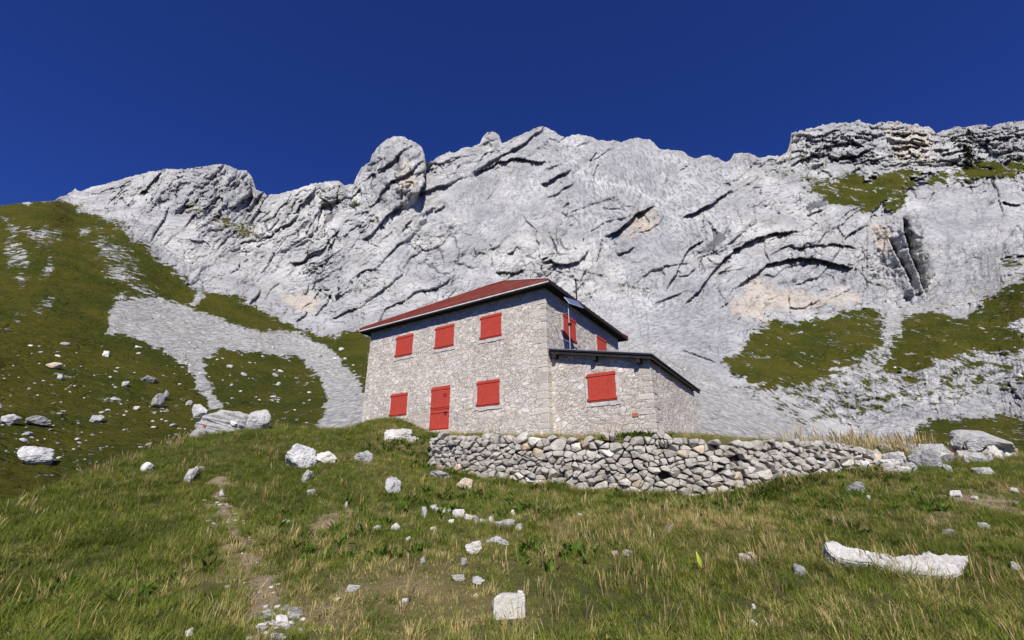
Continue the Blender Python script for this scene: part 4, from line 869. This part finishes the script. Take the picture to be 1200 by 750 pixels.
ROCKS = [  # px, py, w, h, material, label, options
    (349, 536, 42, 26, 'rock_lichen', 'white boulder with black lichen on the crest, left of a small flat white rock', dict(tilt=-12, cat='boulder')),
    (380, 535, 27, 12, 'rock_white', 'flat smooth white rock just right of the lichen spotted boulder on the crest', dict(tilt=-12)),
    (425, 534, 23, 15, 'rock_lichen', 'pale angular rock midway between the crest boulders and the door', dict(tilt=-15)),
    (357, 559, 13, 14, 'rock_white', 'small leaning white stone in the grass below the lichen spotted boulder', dict(tilt=-35)),
    (365, 577, 16, 8, 'rock', 'low grey stone in the grass second below the lichen spotted boulder', dict(tilt=-15)),
    (219, 556, 15, 19, 'rock_white', 'white upright stone with a dark grassy back near the top of the dirt path', dict(tilt=-10)),
    (231, 549, 16, 6, 'rock', 'thin flat grey stone topping the grass beside the upright white stone', {}),
    (170, 546, 18, 12, 'rock_white', 'lone pale stone on the left bank, leftmost in the long grass', dict(tilt=-18)),
    (463, 510, 37, 14, 'rock_white', 'long flat bright white rock in front of the lower left shutter', dict(cat='boulder')),
    (484, 514, 14, 9, 'rock', 'small grey block between the long white rock and the stone wall', {}),
    (459, 570, 20, 20, 'rock_lichen', 'lichen mottled white block at the left edge of the grass below the door', {}),
    (405, 592, 5, 8, 'rock_white', 'tiny upright white stone left of the lichen mottled block', {}),
    (335, 611, 13, 4, 'rock_white', 'thin white stone at the left end of the bare earth scrape', {}),
    (463, 617, 12, 8, 'rock_white', 'bright white pebble, rightmost of the small row on the bare patch', {}),
    (441, 620, 12, 7, 'rock_white', 'pale cobble in the middle of the small row on the bare patch', {}),
    (421, 620, 6, 5, 'rock_white', 'round white pebble, leftmost of the small row on the bare patch', {}),
    (478, 632, 6, 5, 'rock_white', 'single white pebble below the small row of pebbles', {}),
    (496, 657, 8, 7, 'rock', 'round grey cobble on dry grass left of centre', {}),
    (543, 659, 8, 8, 'rock', 'round grey cobble on dry grass above the twin flat stones', {}),
    (516, 556, 27, 10, 'rock', 'low flat grey rock in the grass below the left end of the wall', {}),
    (543, 567, 20, 13, 'rock_tan', 'warm grey rounded rock in the grass below the left end of the wall', dict(tilt=-15)),
    (555, 643, 20, 13, 'rock_white', 'jagged white rock below the line of half buried stones', dict(tilt=12)),
    (582, 634, 29, 9, 'rock_lichen', 'long low speckled rock below the line of half buried stones', {}),
    (536, 678, 18, 6, 'rock_white', 'flat white stone, left one of a pair above the white block', {}),
    (561, 681, 16, 9, 'rock', 'grey slanted stone, right one of a pair above the white block', {}),
    (594, 711, 40, 23, 'block', 'squared creamy white block lying on short grass at the bottom centre', dict(npl=4, k=34, rough=.05, strat=0, cat='stone block', sink=.12, rz=11, dr=.9)),
    (609, 697, 8, 7, 'rock_white', 'small white stone touching the back of the creamy block', {}),
    (558, 697, 7, 4, 'rock_tan', 'small tan stone left of the creamy block', {}),
    (474, 704, 8, 5, 'rock_white', 'small white stone in short grass far left of the creamy block', {}),
    (680, 604, 6, 6, 'rock_white', 'tiny white stone, left of two in the long grass below the wall', {}), (690, 606, 5, 5, 'rock_white', 'tiny white stone, right of two in the long grass below the wall', {}),
    (736, 648, 15, 6, 'rock_white', 'flat white stone in straw coloured grass right of centre', {}), (721, 649, 8, 5, 'rock_tan', 'small ochre stone beside the flat white stone right of centre', {}),
    (785, 620, 13, 9, 'rock_tan', 'dull tan stone half hidden in tall straw grass', {}),
    (883, 657, 28, 14, 'rock_tan', 'tan flat faced stone in the grass right of the yellow leaf', dict(tilt=10)),
    (938, 668, 18, 12, 'rock', 'pale pointed stone just left of the long white slab', dict(tilt=20)),
    (884, 711, 7, 5, 'rock_white', 'tiny white stone, upper of two below the tan stone', {}), (885, 731, 10, 5, 'rock_white', 'tiny white stone, lower of two below the tan stone', {}),
    (1157, 618, 17, 9, 'rock_white', 'white split stone above the right end of the long slab', {}), (1115, 623, 20, 6, 'rock', 'flat grey stone above the long slab beside brown heath', {}),
    (983, 611, 17, 7, 'rock', 'low grey stone above the left end of the long slab', {}), (1193, 664, 13, 9, 'rock', 'grey stone cut by the right edge of the view', {}),
    (1085, 723, 10, 6, 'rock_white', 'small pale stone alone below the long slab', {}), (1004, 571, 24, 12, 'rock', 'low pale rock in the grass below the right end of the wall', {}), (1019, 583, 6, 5, 'rock_white', 'pebble beside the low pale rock below the right end of the wall', {}),
    (1124, 579, 19, 8, 'rock_white', 'white flat stone on the bare brown patch', {}), (1144, 584, 9, 5, 'rock_white', 'small white stone, right neighbour of the flat one on the bare patch', {}), (1190, 575, 14, 6, 'rock_white', 'white stone on the brown patch at the right edge', {}),
    (1157, 553, 22, 8, 'rock', 'low lens shaped grey rock below the right hand slabs', {}),
    # outcrop on the right
    (1040, 526, 19, 14, 'rock', 'rounded grey boulder, first right of the wall end', dict(cat='boulder')), (1059, 524, 19, 11, 'rock_white', 'pale cap stone second right of the wall end', dict(cat='boulder')),
    (1051, 537, 25, 16, 'rock_lichen', 'dark blotched boulder below the pale cap stone', dict(cat='boulder')), (1046, 547, 20, 9, 'rock_white', 'white flat stone at the foot of the blotched boulder', {}), (1064, 551, 17, 8, 'rock_white', 'white flat stone, second at the foot of the blotched boulder', {}),
    (1028, 532, 12, 12, 'rock', 'small grey block touching the right end of the wall', {}),
    (1095, 526, 46, 19, 'rock', 'long rounded grey boulder with a hollow in its top, middle of the right outcrop', dict(tilt=12, cat='boulder', rough=.16)), (1087, 539, 36, 18, 'rock', 'sloping grey slab under the hollow topped boulder', dict(tilt=10, cat='boulder')),
    (1158, 513, 64, 18, 'rock', 'largest flat topped grey slab of the right outcrop', dict(tilt=-4, cat='boulder', rough=.10, strat=.3, npl=8, depth=17)), (1127, 517, 15, 16, 'rock', 'upright grey block at the left end of the largest slab', dict(cat='boulder', depth=16.6)),
    (1145, 521, 24, 11, 'rock', 'grey wedge in front of the largest slab', dict(cat='boulder', depth=16.2)), (1146, 534, 30, 13, 'rock', 'rough grey boulder below the wedge on the right outcrop', dict(cat='boulder')),
    (1166, 530, 23, 13, 'rock_white', 'whitish rounded boulder below the largest slab', dict(cat='boulder')), (1184, 531, 17, 9, 'rock', 'last grey boulder at the right end of the outcrop', dict(cat='boulder')), (1178, 521, 26, 7, 'rock_tan', 'thin tan slab between the largest slab and the whitish boulder', {}),
    (1110, 538, 16, 9, 'rock', 'small grey boulder filling the gap in the middle of the outcrop', {}),
    # bottom left path stones
    (330, 728, 18, 12, 'rock_white', 'chunky white stone in the heap at the foot of the dirt path, the largest', {}), (324, 746, 14, 9, 'rock', 'grey stone at the bottom edge on the dirt path', {}), (220, 742, 11, 7, 'rock_white', 'white stone alone in the bottom left grass', {}),
    (411, 690, 20, 7, 'rock', 'flat grey stone on dry turf right of the path', {}), (395, 703, 8, 4, 'rock_white', 'small flat white stone on dry turf right of the path', {}), (258, 578, 6, 10, 'rock_white', 'narrow white stone standing in the upper path', dict(tilt=20)),
]
for px, py, w, h, m_, lab, kw in ROCKS:
    kw = dict(kw); sub = 5 if w > 18 else 4
    if px > 1020 and 505 < py < 556: w *= 1.28; h *= 1.12
    make_rock('boulder' if kw.get('cat') == 'boulder' else 'stone', px, py, w, h, lab, m_, sub=kw.pop('sub', sub), cat=kw.pop('cat', 'stone'), **kw)
# the long crooked white slab, bottom right: one stone
def slab_rock():
    out = [(965, 647), (969, 640), (978, 637), (988, 639), (1000, 647), (1012, 650), (1028, 650), (1040, 656), (1062, 654), (1080, 653), (1086, 648), (1096, 654), (1110, 653), (1122, 655), (1131, 657), (1120, 663), (1108, 670), (1098, 677), (1084, 679), (1070, 680), (1046, 678), (1028, 678), (1015, 672), (1004, 664), (990, 664), (976, 661), (967, 657)]
    f0 = ground_hit(1050, 674); m = (f0[1] * cp + f0[2] * sp) / F_PX; n = len(out)
    bm = bmesh.new(); rs_ = np.random.default_rng(8); ctr = np.array([1050., 676.])
    cx = np.array(out, float)
    # plan outline on the ground: screen height becomes a sloping face
    a = R_(38)
    v0 = [(-(ctr[0] - x) * m, (ctr[1] - y) * m * math.cos(a) * 1.2, (ctr[1] - y) * m * math.sin(a) * 1.2) for x, y in out]
    fr = bm.faces.new([bm.verts.new(Vector(q)) for q in v0])
    r = bmesh.ops.extrude_face_region(bm, geom=[fr]); vv = [x for x in r['geom'] if isinstance(x, bmesh.types.BMVert)]
    bmesh.ops.translate(bm, vec=(0, .22, -.30), verts=vv); bmesh.ops.recalc_face_normals(bm, faces=bm.faces)
    bmesh.ops.bevel(bm, geom=list(bm.edges), offset=.022, segments=2, affect='EDGES')
    bmesh.ops.triangulate(bm, faces=bm.faces); 
    for _ in range(4):
        es = [e for e in bm.edges if e.calc_length() > .05]
        if es: bmesh.ops.subdivide_edges(bm, edges=es, cuts=1); bmesh.ops.triangulate(bm, faces=bm.faces)
    bm.normal_update(); co = np.array([x.co[:] for x in bm.verts]); nz = pn3(co * 3, 3) * .014 + pn3(co * 8, 4) * .018 + pn3(co * 17, 5) * .026 + pn3(co * 38, 6) * .012
    for x, q in zip(bm.verts, nz): x.co += x.normal * q
    o = bm_obj('rock_slab', bm, M['slab'], None, False); o.location = (f0[0] + .36, f0[1] - .02, f0[2] + .02); o.scale = (1, 1.05, 1.08)
    tag(o, 'long crooked white rock slab lying in the grass at the lower right', 'rock')
slab_rock()
# the line of half buried stones in the bank
LINE = [(497, 599, 8, 15), (509, 595, 10, 10), (519, 597, 10, 8), (527, 598, 7, 8), (537, 601, 14, 12), (550, 605, 12, 9), (558, 608, 8, 11), (565, 609, 8, 8), (576, 609, 9, 10), (594, 612, 22, 11), (601, 599, 6, 12), (608, 617, 9, 10), (585, 614, 10, 8), (528, 610, 8, 6), (508, 618, 8, 5)]
for k, (px, py, w, h) in enumerate(LINE):
    make_rock('stone', px, py + 1, w * 1.1, h * .8, 'small white stone in the half buried row along the turf step below the wall', 'rock_white' if k % 3 else 'rock', sub=4, sink=.45, cat='stone', group='half buried row of white stones in the turf step', seed=900 + k)
# rubble where the wall breaks down towards the outcrop
rs = np.random.default_rng(31)
for k in range(46):
    px = rs.uniform(985, 1192); py = np.interp(px, [985, 1060, 1190], [538, 541, 533]) + rs.normal(0, 6.5)
    make_rock('stone', px, py, rs.uniform(8, 21), rs.uniform(6, 12), 'loose grey stone in the rubble between the wall end and the right hand outcrop', rs.choice(['rock', 'wallstone', 'rock_white', 'rock_lichen']), sub=4, sink=.25, cat='stone', group='rubble stones between the wall end and the outcrop', seed=4000 + k)
# loose stones strewn down the path
rs = np.random.default_rng(77); k = 0
for i in range(90):
    q = PATH[0] * 0; t_ = rs.uniform(0, len(PATH) - 1.001); a = PATH[int(t_)]; b = PATH[int(t_) + 1]; q = a + (b - a) * (t_ - int(t_)) + rs.normal(0, .22, 2)
    if i < 34: q = ground_hit(rs.uniform(306, 352), rs.uniform(712, 738))[:2]
    z = float(ground_z(*q)); r = rs.uniform(.015, .05) * (1.3 if i < 34 else 1); D, f = ICO[3]
    P = rock_shape(D, rs, 12, 14, rough=.12) * np.array([r * rs.uniform(.8, 1.7), r, r * .6])
    o = mesh_np('pebble', P, f, M['rock_white' if rs.uniform() < .5 else 'rock']); o.location = (q[0], q[1], z + r * .15); o.rotation_euler = (0, 0, rs.uniform(0, 6))
    tag(o, 'loose pale pebble lying on the worn dirt path', 'pebble', 'loose pebbles along the dirt path')
# boulders far off on the left hillside
FAR = [(33, 533, 46, 24, 'rock_lichen', 'squared dark blotched boulder on the far slope at the left edge'), (109, 491, 20, 9, 'rock', 'wedge shaped pale boulder on the far slope left of the trail blazed boulder'), (181, 469, 16, 17, 'rock', 'tall grey boulder, left of a leaning pair on the far slope'), (191, 463, 9, 12, 'rock', 'slim grey boulder, right of a leaning pair on the far slope'),
       (220, 472, 8, 7, 'rock', 'small pale boulder between the leaning pair and the scree run'), (158, 477, 8, 5, 'rock_white', 'pale boulder just below left of the leaning pair on the far slope'), (230, 482, 22, 18, 'rock_lichen', 'broken rock pile on the slope right behind the trail blazed boulder'), (8, 490, 26, 14, 'rock', 'low grey outcrop on the far slope, cut by the left edge'), (40, 493, 34, 11, 'rock', 'broad low grey outcrop on the far slope at left'),
       (30, 508, 14, 5, 'rock', 'small flat rock just above the squared dark boulder'), (59, 427, 20, 9, 'rock_tan', 'pinkish bare patch of rock high on the left slope'), (69, 442, 9, 6, 'rock_white', 'white boulder below the pinkish bare rock'), (121, 414, 9, 8, 'rock_white', 'white boulder at the head of the pale streak on the left slope'), (172, 443, 22, 8, 'rock', 'long pale rock rib above the leaning pair'), (145, 449, 9, 7, 'rock', 'pale boulder left of the long rock rib')]
for px, py, w, h, m_, lab in FAR:
    make_rock('boulder', px, py, w, h, lab, m_, far=True, sub=5 if w > 20 else 4, cat='boulder', rough=.18, sink=.15)
rs = np.random.default_rng(99); n = 0
protos = [rock_shape(ICO[3][0], rs, 10, 12, rough=.15) for _ in range(6)]
while n < 220:
    if n < 95 or n > 149: px, py = rs.uniform(-5, 420), rs.uniform(400, 545) 
    elif n < 120: px, py = rs.uniform(225, 400), rs.uniform(405, 480)
    else: px, py = rs.uniform(880, 1195), rs.uniform(385, 500)
    if px > 300 and py > 490: continue
    if n > 149 and (px > 300 or (px > 215 and py < 480)): continue
    q = far_hit(px, py); m = (q[1] * cp + q[2] * sp) / F_PX; w = (.7 if n > 149 else 1) * m * rs.choice([1.3, 1.8, 2.6, 4.0], p=[.4, .35, .2, .05])
    P = protos[n % 6] * np.array([w * rs.uniform(.8, 1.5), w * .9, w * .62])
    right = px > 800
    o = mesh_np('boulder', P, ICO[3][1], M['rock_white' if rs.uniform() < .5 else 'rock']); o.location = (q[0], q[1], q[2] + w * .15); o.rotation_euler = (0, 0, rs.uniform(0, 6.2))
    tag(o, 'tiny pale boulder scattered on the far right slope' if right else 'tiny pale boulder scattered on the far left slope', 'boulder', 'scattered boulders on the far right slope' if right else 'scattered boulders on the far left slope'); n += 1
# ------------------------------------------------------------------ grass, herbs and dry stalks
def blade_clump(name, rs, n, hmin, hmax, rad, width, lean, curve, mat, segs=3, leaf=False, head=False):
    vs_, fs = [], []
    for i in range(n):
        a = rs.uniform(0, 2 * math.pi); r = rad * math.sqrt(rs.uniform()); h = rs.uniform(hmin, hmax); b = rs.uniform(0, 2 * math.pi)
        base = np.array([r * math.cos(a), r * math.sin(a), -.02]); out = np.array([math.cos(b), math.sin(b), 0]) * .6 + np.array([math.cos(a), math.sin(a), 0]) * .4
        sd_ = np.array([-out[1], out[0], 0]); sd_ /= np.linalg.norm(sd_) + 1e-9; l = lean * rs.uniform(.3, 1.2); c = curve * rs.uniform(.3, 1.3); w = width * rs.uniform(.7, 1.3)
        k0 = len(vs_)
        for j in range(segs + 1):
            t_ = j / segs; pz = h * (t_ - c * .45 * t_ * t_); po = h * (l * t_ + c * t_ * t_)
            ww = w * ((math.sin(math.pi * min(t_ * .9 + .08, 1)) ** .8) if leaf else (1 - t_) ** .7 + .04)
            if head and t_ > .7: ww = w * 2.2 * (1.15 - t_) / .3
            q = base + out * po + np.array([0, 0, pz]); vs_ += [q - sd_ * ww / 2, q + sd_ * ww / 2]
            if j: fs.append([k0 + 2 * j - 2, k0 + 2 * j - 1, k0 + 2 * j + 1, k0 + 2 * j])
    return mesh_np(name, np.array(vs_), np.array(fs), mat, link=False)
def grass_mat(name, g1, g2, dry, spec=.08, dryw=1.0, tr=.35):
    t = NT(name); g = t.pos(); r = t.rand()
    c = t.mix(r, g1, g2); c = t.mix(t.rng(t.noise(g, .9, 4, .6), .4, .75, 0, .6), c, tuple(x * .5 for x in g1))
    a = t.n('ShaderNodeAttribute', attribute_name='dry', attribute_type='INSTANCER').outputs['Fac']
    f = t.rng(t.math('ADD', t.math('MULTIPLY', a, dryw), t.math('MULTIPLY', t.math('SUBTRACT', r, .66), 1.5)), .12, .7)
    c = t.mix(f, c, dry); t.fin(c, .65); t.p.inputs['Specular IOR Level'].default_value = spec
    tl = t.n('ShaderNodeBsdfTranslucent'); t.l(c, tl.inputs[0]); mx = t.n('ShaderNodeMixShader'); mx.inputs[0].default_value = tr
    t.l(t.p.outputs[0], mx.inputs[1]); t.l(tl.outputs[0], mx.inputs[2]); t.l(mx.outputs[0], t.out.inputs[0]); return t.m
gm_ = grass_mat('meadow_grass', (.125, .178, .024), (.285, .30, .056), (.54, .43, .18))
gs_ = grass_mat('dry_stalks', (.40, .31, .14), (.32, .22, .10), (.46, .37, .19), tr=.2)
gh_ = grass_mat('herb_leaves', (.095, .165, .020), (.17, .24, .040), (.10, .11, .03), dryw=.3)
rs = np.random.default_rng(123)
def collect(name, objs):
    c = bpy.data.collections.new(name)
    for o in objs: c.objects.link(o)
    return c
cT = collect('tuft_kinds', [blade_clump('tuft', rs, 30, .05, .16, .09, .0075, .45, .55, gm_) for _ in range(4)] + [blade_clump('tuft', rs, 26, .10, .22, .08, .007, .35, .8, gm_) for _ in range(2)])
cL = collect('long_tuft_kinds', [blade_clump('tuft', rs, 34, .16, .36, .10, .008, .5, 1.0, gm_, segs=4) for _ in range(4)])
cM = collect('mat_kinds', [blade_clump('tuft', rs, 26, .02, .065, .10, .008, .8, .5, gm_, segs=2) for _ in range(4)])
cS = collect('stalk_kinds', [blade_clump('stalk', rs, 7, .22, .52, .10, .0055, .25, .18, gs_, segs=4, head=True) for _ in range(5)])
cH = collect('herb_kinds', [blade_clump('herb', rs, 20, .06, .20, .09, .045, .7, .5, gh_, segs=3, leaf=True) for _ in range(5)])
sx_ = np.where((GX > -27) & (GX < 27))[0]; sy_ = np.where((GY > 3.6) & (GY < 24))[0]
pX = gX[np.ix_(sy_, sx_)]; pY = gY[np.ix_(sy_, sx_)]; pZ = cz[np.ix_(sy_, sx_)]; pD = dirt[np.ix_(sy_, sx_)]; pR = dry[np.ix_(sy_, sx_)]
qx, qy = to_px(pX, pY, pZ)
inview = (qx > -330) & (qx < 1530) & (qy < 960)
rel_ = np.stack([pX - H0[0], pY - H0[1]], -1); hs_ = rel_ @ FD; hr_ = rel_ @ RD
inhouse = ((hs_ > -.05) & (hs_ < 11.15) & (hr_ > -.05)) | ((hs_ > -4.15) & (hs_ <= 0) & (hr_ > .3))
wyy = np.interp(pX, wallxy[:, 0], wallxy[:, 1]); inwall = (np.abs(pY - wyy - .1) < .33) & (pX > wallxy[0, 0]) & (pX < wallxy[-1, 0])
terrace = (pY > wyy + .2) & (pX > wallxy[0, 0]) & (pX < wallxy[-1, 0] + .4)
ok = (inview & ~inhouse & ~inwall).astype(float)
def blob(px, py, rx, ry):   # a patch of growth centred on the ground point seen there
    c = ground_hit(px, py); return np.exp(-(((pX - c[0]) / rx) ** 2 + ((pY - c[1]) / ry) ** 2))
n1_ = fbm(pX / 1.3, pY / 1.3, 4, 501); n2_ = fbm(pX / 2.8, pY / 2.8, 3, 511); n3_ = fbm(pX / .55, pY / .55, 3, 521)
short = np.clip(.9 * blob(470, 690, 2.4, 1.6) + .6 * blob(600, 680, 2.2, 1.3) + .4 * blob(720, 720, 2, .8) + .9 * blob(1130, 590, 2.5, 1.4) + .4 * blob(440, 560, 1.4, 1.6), 0, 1)
lng = np.clip(sstep(-2.0, -5.0, pX) * sstep(16, 12, pY) * .9 + sstep(1.0, 3.5, pX) * .75 + .6 * blob(660, 620, 2, 2) + sstep(.05, .35, n1_) * .5, 0, 1) * (1 - short) * (1 - terrace)
bare = sstep(.75, .35, pD + n3_ * .35)
dT = ok * bare * (1 - .8 * short) * (1 - .55 * terrace) * (.35 + .65 * sstep(-.5, .1, n3_)) * 62
dL = ok * bare * lng * sstep(-.35, .15, n1_ + .5 * n3_) * 34
dM = ok * (.22 + .78 * sstep(.9, .4, pD + n3_ * .5)) * (1 - .6 * lng) * (1 - .5 * terrace) * 85
straw = np.clip(1.0 * blob(830, 650, 3.2, 2.2) + .8 * blob(1060, 690, 2.5, 1.0) + .8 * blob(780, 590, 2.5, .9) + .8 * blob(1000, 700, 3, 1.3) + .5 * blob(60, 690, 1.8, 1.0) + .8 * blob(200, 512, 3.0, .8) + .6 * blob(110, 545, 2.5, .8) + .4 * blob(330, 500, 2, .8) + .12, 0, 1)
dS = ok * bare * straw * sstep(-.2, .35, n1_) * (1 - terrace) * 18
q0 = P3(1012, 524, 17.2); tb = np.exp(-(((pX - q0[0]) / 1.9) ** 2 + ((pY - q0[1]) / .8) ** 2)) * (pY > wyy + .45); dTall = inview * tb * 34 + inview * .5 * tb * sstep(0, .2, n1_) * 30
hs2 = hs_; nearwall = sstep(1.1, .1, np.where(hs_ >= 0, -hr_, .35 - hr_)) * (hs_ > -4.1) * (hs_ < 11)
gold = terrace * nearwall * sstep(-.1, .2, n1_) * ((hs_ > -3.6))
dS = dS + ok * gold * 26; dT = dT + ok * gold * 90
herb = np.clip(.9 * blob(900, 580, 1.6, .9) + .8 * blob(980, 560, 1.4, .9) + .8 * blob(480, 528, 1.5, 1.2) + .8 * blob(560, 590, 1.5, .8) + .6 * blob(380, 620, 1.5, .9) + .7 * blob(620, 600, 1.6, .8) + .5 * blob(640, 650, 1.2, .7) + .6 * blob(150, 690, 1.6, .9) + .6 * blob(420, 650, 1.0, .5) + .4 * blob(1000, 600, 2, 1) + .5 * blob(800, 595, 1.5, .7), 0, 1)
dH = ok * bare * herb * sstep(-.25, .2, n1_) * (1 - terrace) * 30 + ok * terrace * blob(742, 512, .75, .5) * 60
foot = (pX > wallxy[0, 0] - .3) & (pX < wallxy[-1, 0] + .4) & (pY < wyy - .3) & (pY > wyy - 1.0)
dL = dL + inview * foot * sstep(-.3, .2, n1_ + .4 * n3_) * 60; dH = dH + inview * foot * sstep(-.1, .3, n3_ + n1_) * 36; dS = dS + inview * foot * sstep(0, .3, n3_) * 16
def scatter(name, dens, coll, seed, smin, smax, label_kind='stuff', upright=.75, dryv=None):
    used_q = np.arange(pX.size).reshape(pX.shape)
    q = np.stack([used_q[:-1, :-1], used_q[:-1, 1:], used_q[1:, 1:], used_q[1:, :-1]], -1); m = dens[:-1, :-1] + dens[1:, 1:] > .02; q = q[m]
    u_, inv = np.unique(q, return_inverse=True); v_ = np.stack([pX, pY, pZ], -1).reshape(-1, 3)[u_]
    o = mesh_np(name, v_, inv.reshape(q.shape)); attr(o, 'density', dens.ravel()[u_]); attr(o, 'dry', (pR if dryv is None else dryv).ravel()[u_])
    ng = bpy.data.node_groups.new(name + '_scatter', 'GeometryNodeTree')
    ng.interface.new_socket('Geometry', in_out='INPUT', socket_type='NodeSocketGeometry'); ng.interface.new_socket('Geometry', in_out='OUTPUT', socket_type='NodeSocketGeometry')
    N = ng.nodes; Lk = ng.links.new
    gi_ = N.new('NodeGroupInput'); go = N.new('NodeGroupOutput'); dp = N.new('GeometryNodeDistributePointsOnFaces'); at_ = N.new('GeometryNodeInputNamedAttribute'); at_.data_type = 'FLOAT'; at_.inputs['Name'].default_value = 'density'
    ci = N.new('GeometryNodeCollectionInfo'); ci.inputs['Collection'].default_value = coll; ci.inputs['Separate Children'].default_value = True; ci.inputs['Reset Children'].default_value = True
    ip = N.new('GeometryNodeInstanceOnPoints'); ip.inputs['Pick Instance'].default_value = True
    dp.inputs['Seed'].default_value = seed
    Lk(gi_.outputs[0], dp.inputs['Mesh']); Lk(at_.outputs['Attribute'], dp.inputs['Density']); Lk(dp.outputs['Points'], ip.inputs['Points']); Lk(ci.outputs[0], ip.inputs['Instance'])
    rr = N.new('FunctionNodeRandomValue'); rr.data_type = 'FLOAT_VECTOR'; rr.inputs[0].default_value = (-.22, -.22, 0); rr.inputs[1].default_value = (.22, .22, 6.283); rr.inputs['Seed'].default_value = seed + 1
    rsn = N.new('FunctionNodeRandomValue'); rsn.data_type = 'FLOAT'; rsn.inputs[2].default_value = smin; rsn.inputs[3].default_value = smax; rsn.inputs['Seed'].default_value = seed + 2
    Lk(rr.outputs[0], ip.inputs['Rotation']); Lk(rsn.outputs[1], ip.inputs['Scale']); Lk(ip.outputs[0], go.inputs[0])
    md = o.modifiers.new('scatter', 'NODES'); md.node_group = ng
    return tag(o, kind='stuff')
scatter('grass', dT, cT, 1, .7, 1.35)
scatter('long_grass', dL, cL, 11, .6, 1.15)
scatter('short_turf', dM, cM, 21, .7, 1.3)
scatter('dry_stalks', dS, cS, 31, .45, 1.0)
scatter('tall_dry_grass', dTall, cS, 51, 1.0, 1.9)
scatter('leafy_herbs', dH, cH, 41, .7, 1.4)
# the small plant with one yellow-green leaf
f0 = ground_hit(823, 672); pl = empty('leafy_plant', tuple(f0), label='small plant with one upright yellow leaf and a rusty red leaf in the grass', cat='plant')
m = (f0[1] * cp + f0[2] * sp) / F_PX
def leaf(name, mat, tip, w, base=(0, 0, 0)):
    vs_, fs = [], []; tip = np.array(tip) * m; sdv = np.array([.75, .5, 0]) * w * m
    for j in range(9):
        t_ = j / 8; c = tip * t_ + np.array([0, -.02 * math.sin(t_ * 3.1), 0]); ww = math.sin(math.pi * (t_ * .92 + .06)) ** .9 / 2 * (1.15 if t_ < .6 else .95)
        vs_ += [c - sdv * ww + np.array([0, -.006, 0]), c + np.array([0, .006, -.004]), c + sdv * ww + np.array([0, -.006, 0])]
        if j: k = 3 * j; fs += [[k - 3, k - 2, k + 1, k], [k - 2, k - 1, k + 2, k + 1]]
    o = mesh_np(name, np.array(vs_), np.array(fs), M[mat], pl); md = o.modifiers.new('thickness', 'SOLIDIFY'); md.thickness = .0015; return o
bm = bmesh.new(); add_tube(bm, (0, 0, -.02), (0, -.0, 7 * m), .004, 6); bm_obj('stem', bm, M['yellow_leaf'], pl)
lf = leaf('leaf', 'yellow_leaf', (-5, -2, 20), 8); lf['label'] = 'broad upright yellow green leaf'
lf.location = (0, 0, 3 * m)
lf = leaf('leaf', 'red_leaf', (10, -2, 6), 5); lf['label'] = 'small rusty red leaf'; lf.location = (0, 0, 4 * m)
lf = leaf('leaf', 'red_leaf', (-6, -3, 1), 3); lf['label'] = 'withered brown leaf'; lf.location = (0, 0, 3 * m)
def conifer(px, py, hpx, label):
    q = far_hit(px, py); m = (q[1] * cp + q[2] * sp) / F_PX; h = hpx * m; rs_ = np.random.default_rng(int(px))
    t_ = empty('conifer_tree', tuple(q - np.array([0, 1.0, h * .05])), label=label, cat='tree')
    bm = bmesh.new(); add_tube(bm, (0, 0, -h * .03), (0, 0, h * .96), h * .025, 7, h * .004); bm_obj('trunk', bm, M['bark'], t_)
    vs_, fs = [], []
    for i in range(1500):
        z = rs_.uniform(.08, 1.0); a = rs_.uniform(0, 6.283); lim = .24 * (1.03 - z) ** .75 * (1 + .35 * math.sin(a * 3 + z * 9) + .2 * math.sin(z * 40))
        r = lim * rs_.uniform(.25, 1) ** .6; c = np.array([math.cos(a) * r, math.sin(a) * r, z - r * .25]) * h; sz = h * rs_.uniform(.014, .032); d = rs_.normal(size=(3, 3)) * sz; d[:, 2] *= .5
        k = len(vs_); vs_ += [c + d[0], c + d[1], c + d[2]]; fs.append([k, k + 1, k + 2])
    mesh_np('crown', np.array(vs_), np.array(fs), M['conifer'], t_, smooth=False)
conifer(1139, 195, 32, 'dark lone conifer standing on the high right hand ledge below the ridge')
conifer(1138, 163, 15, 'small dark conifer shape standing in for the dark cleft near the top of the right ridge')  # dark conifer shape added where the ridge has a dark cleft
#@@END
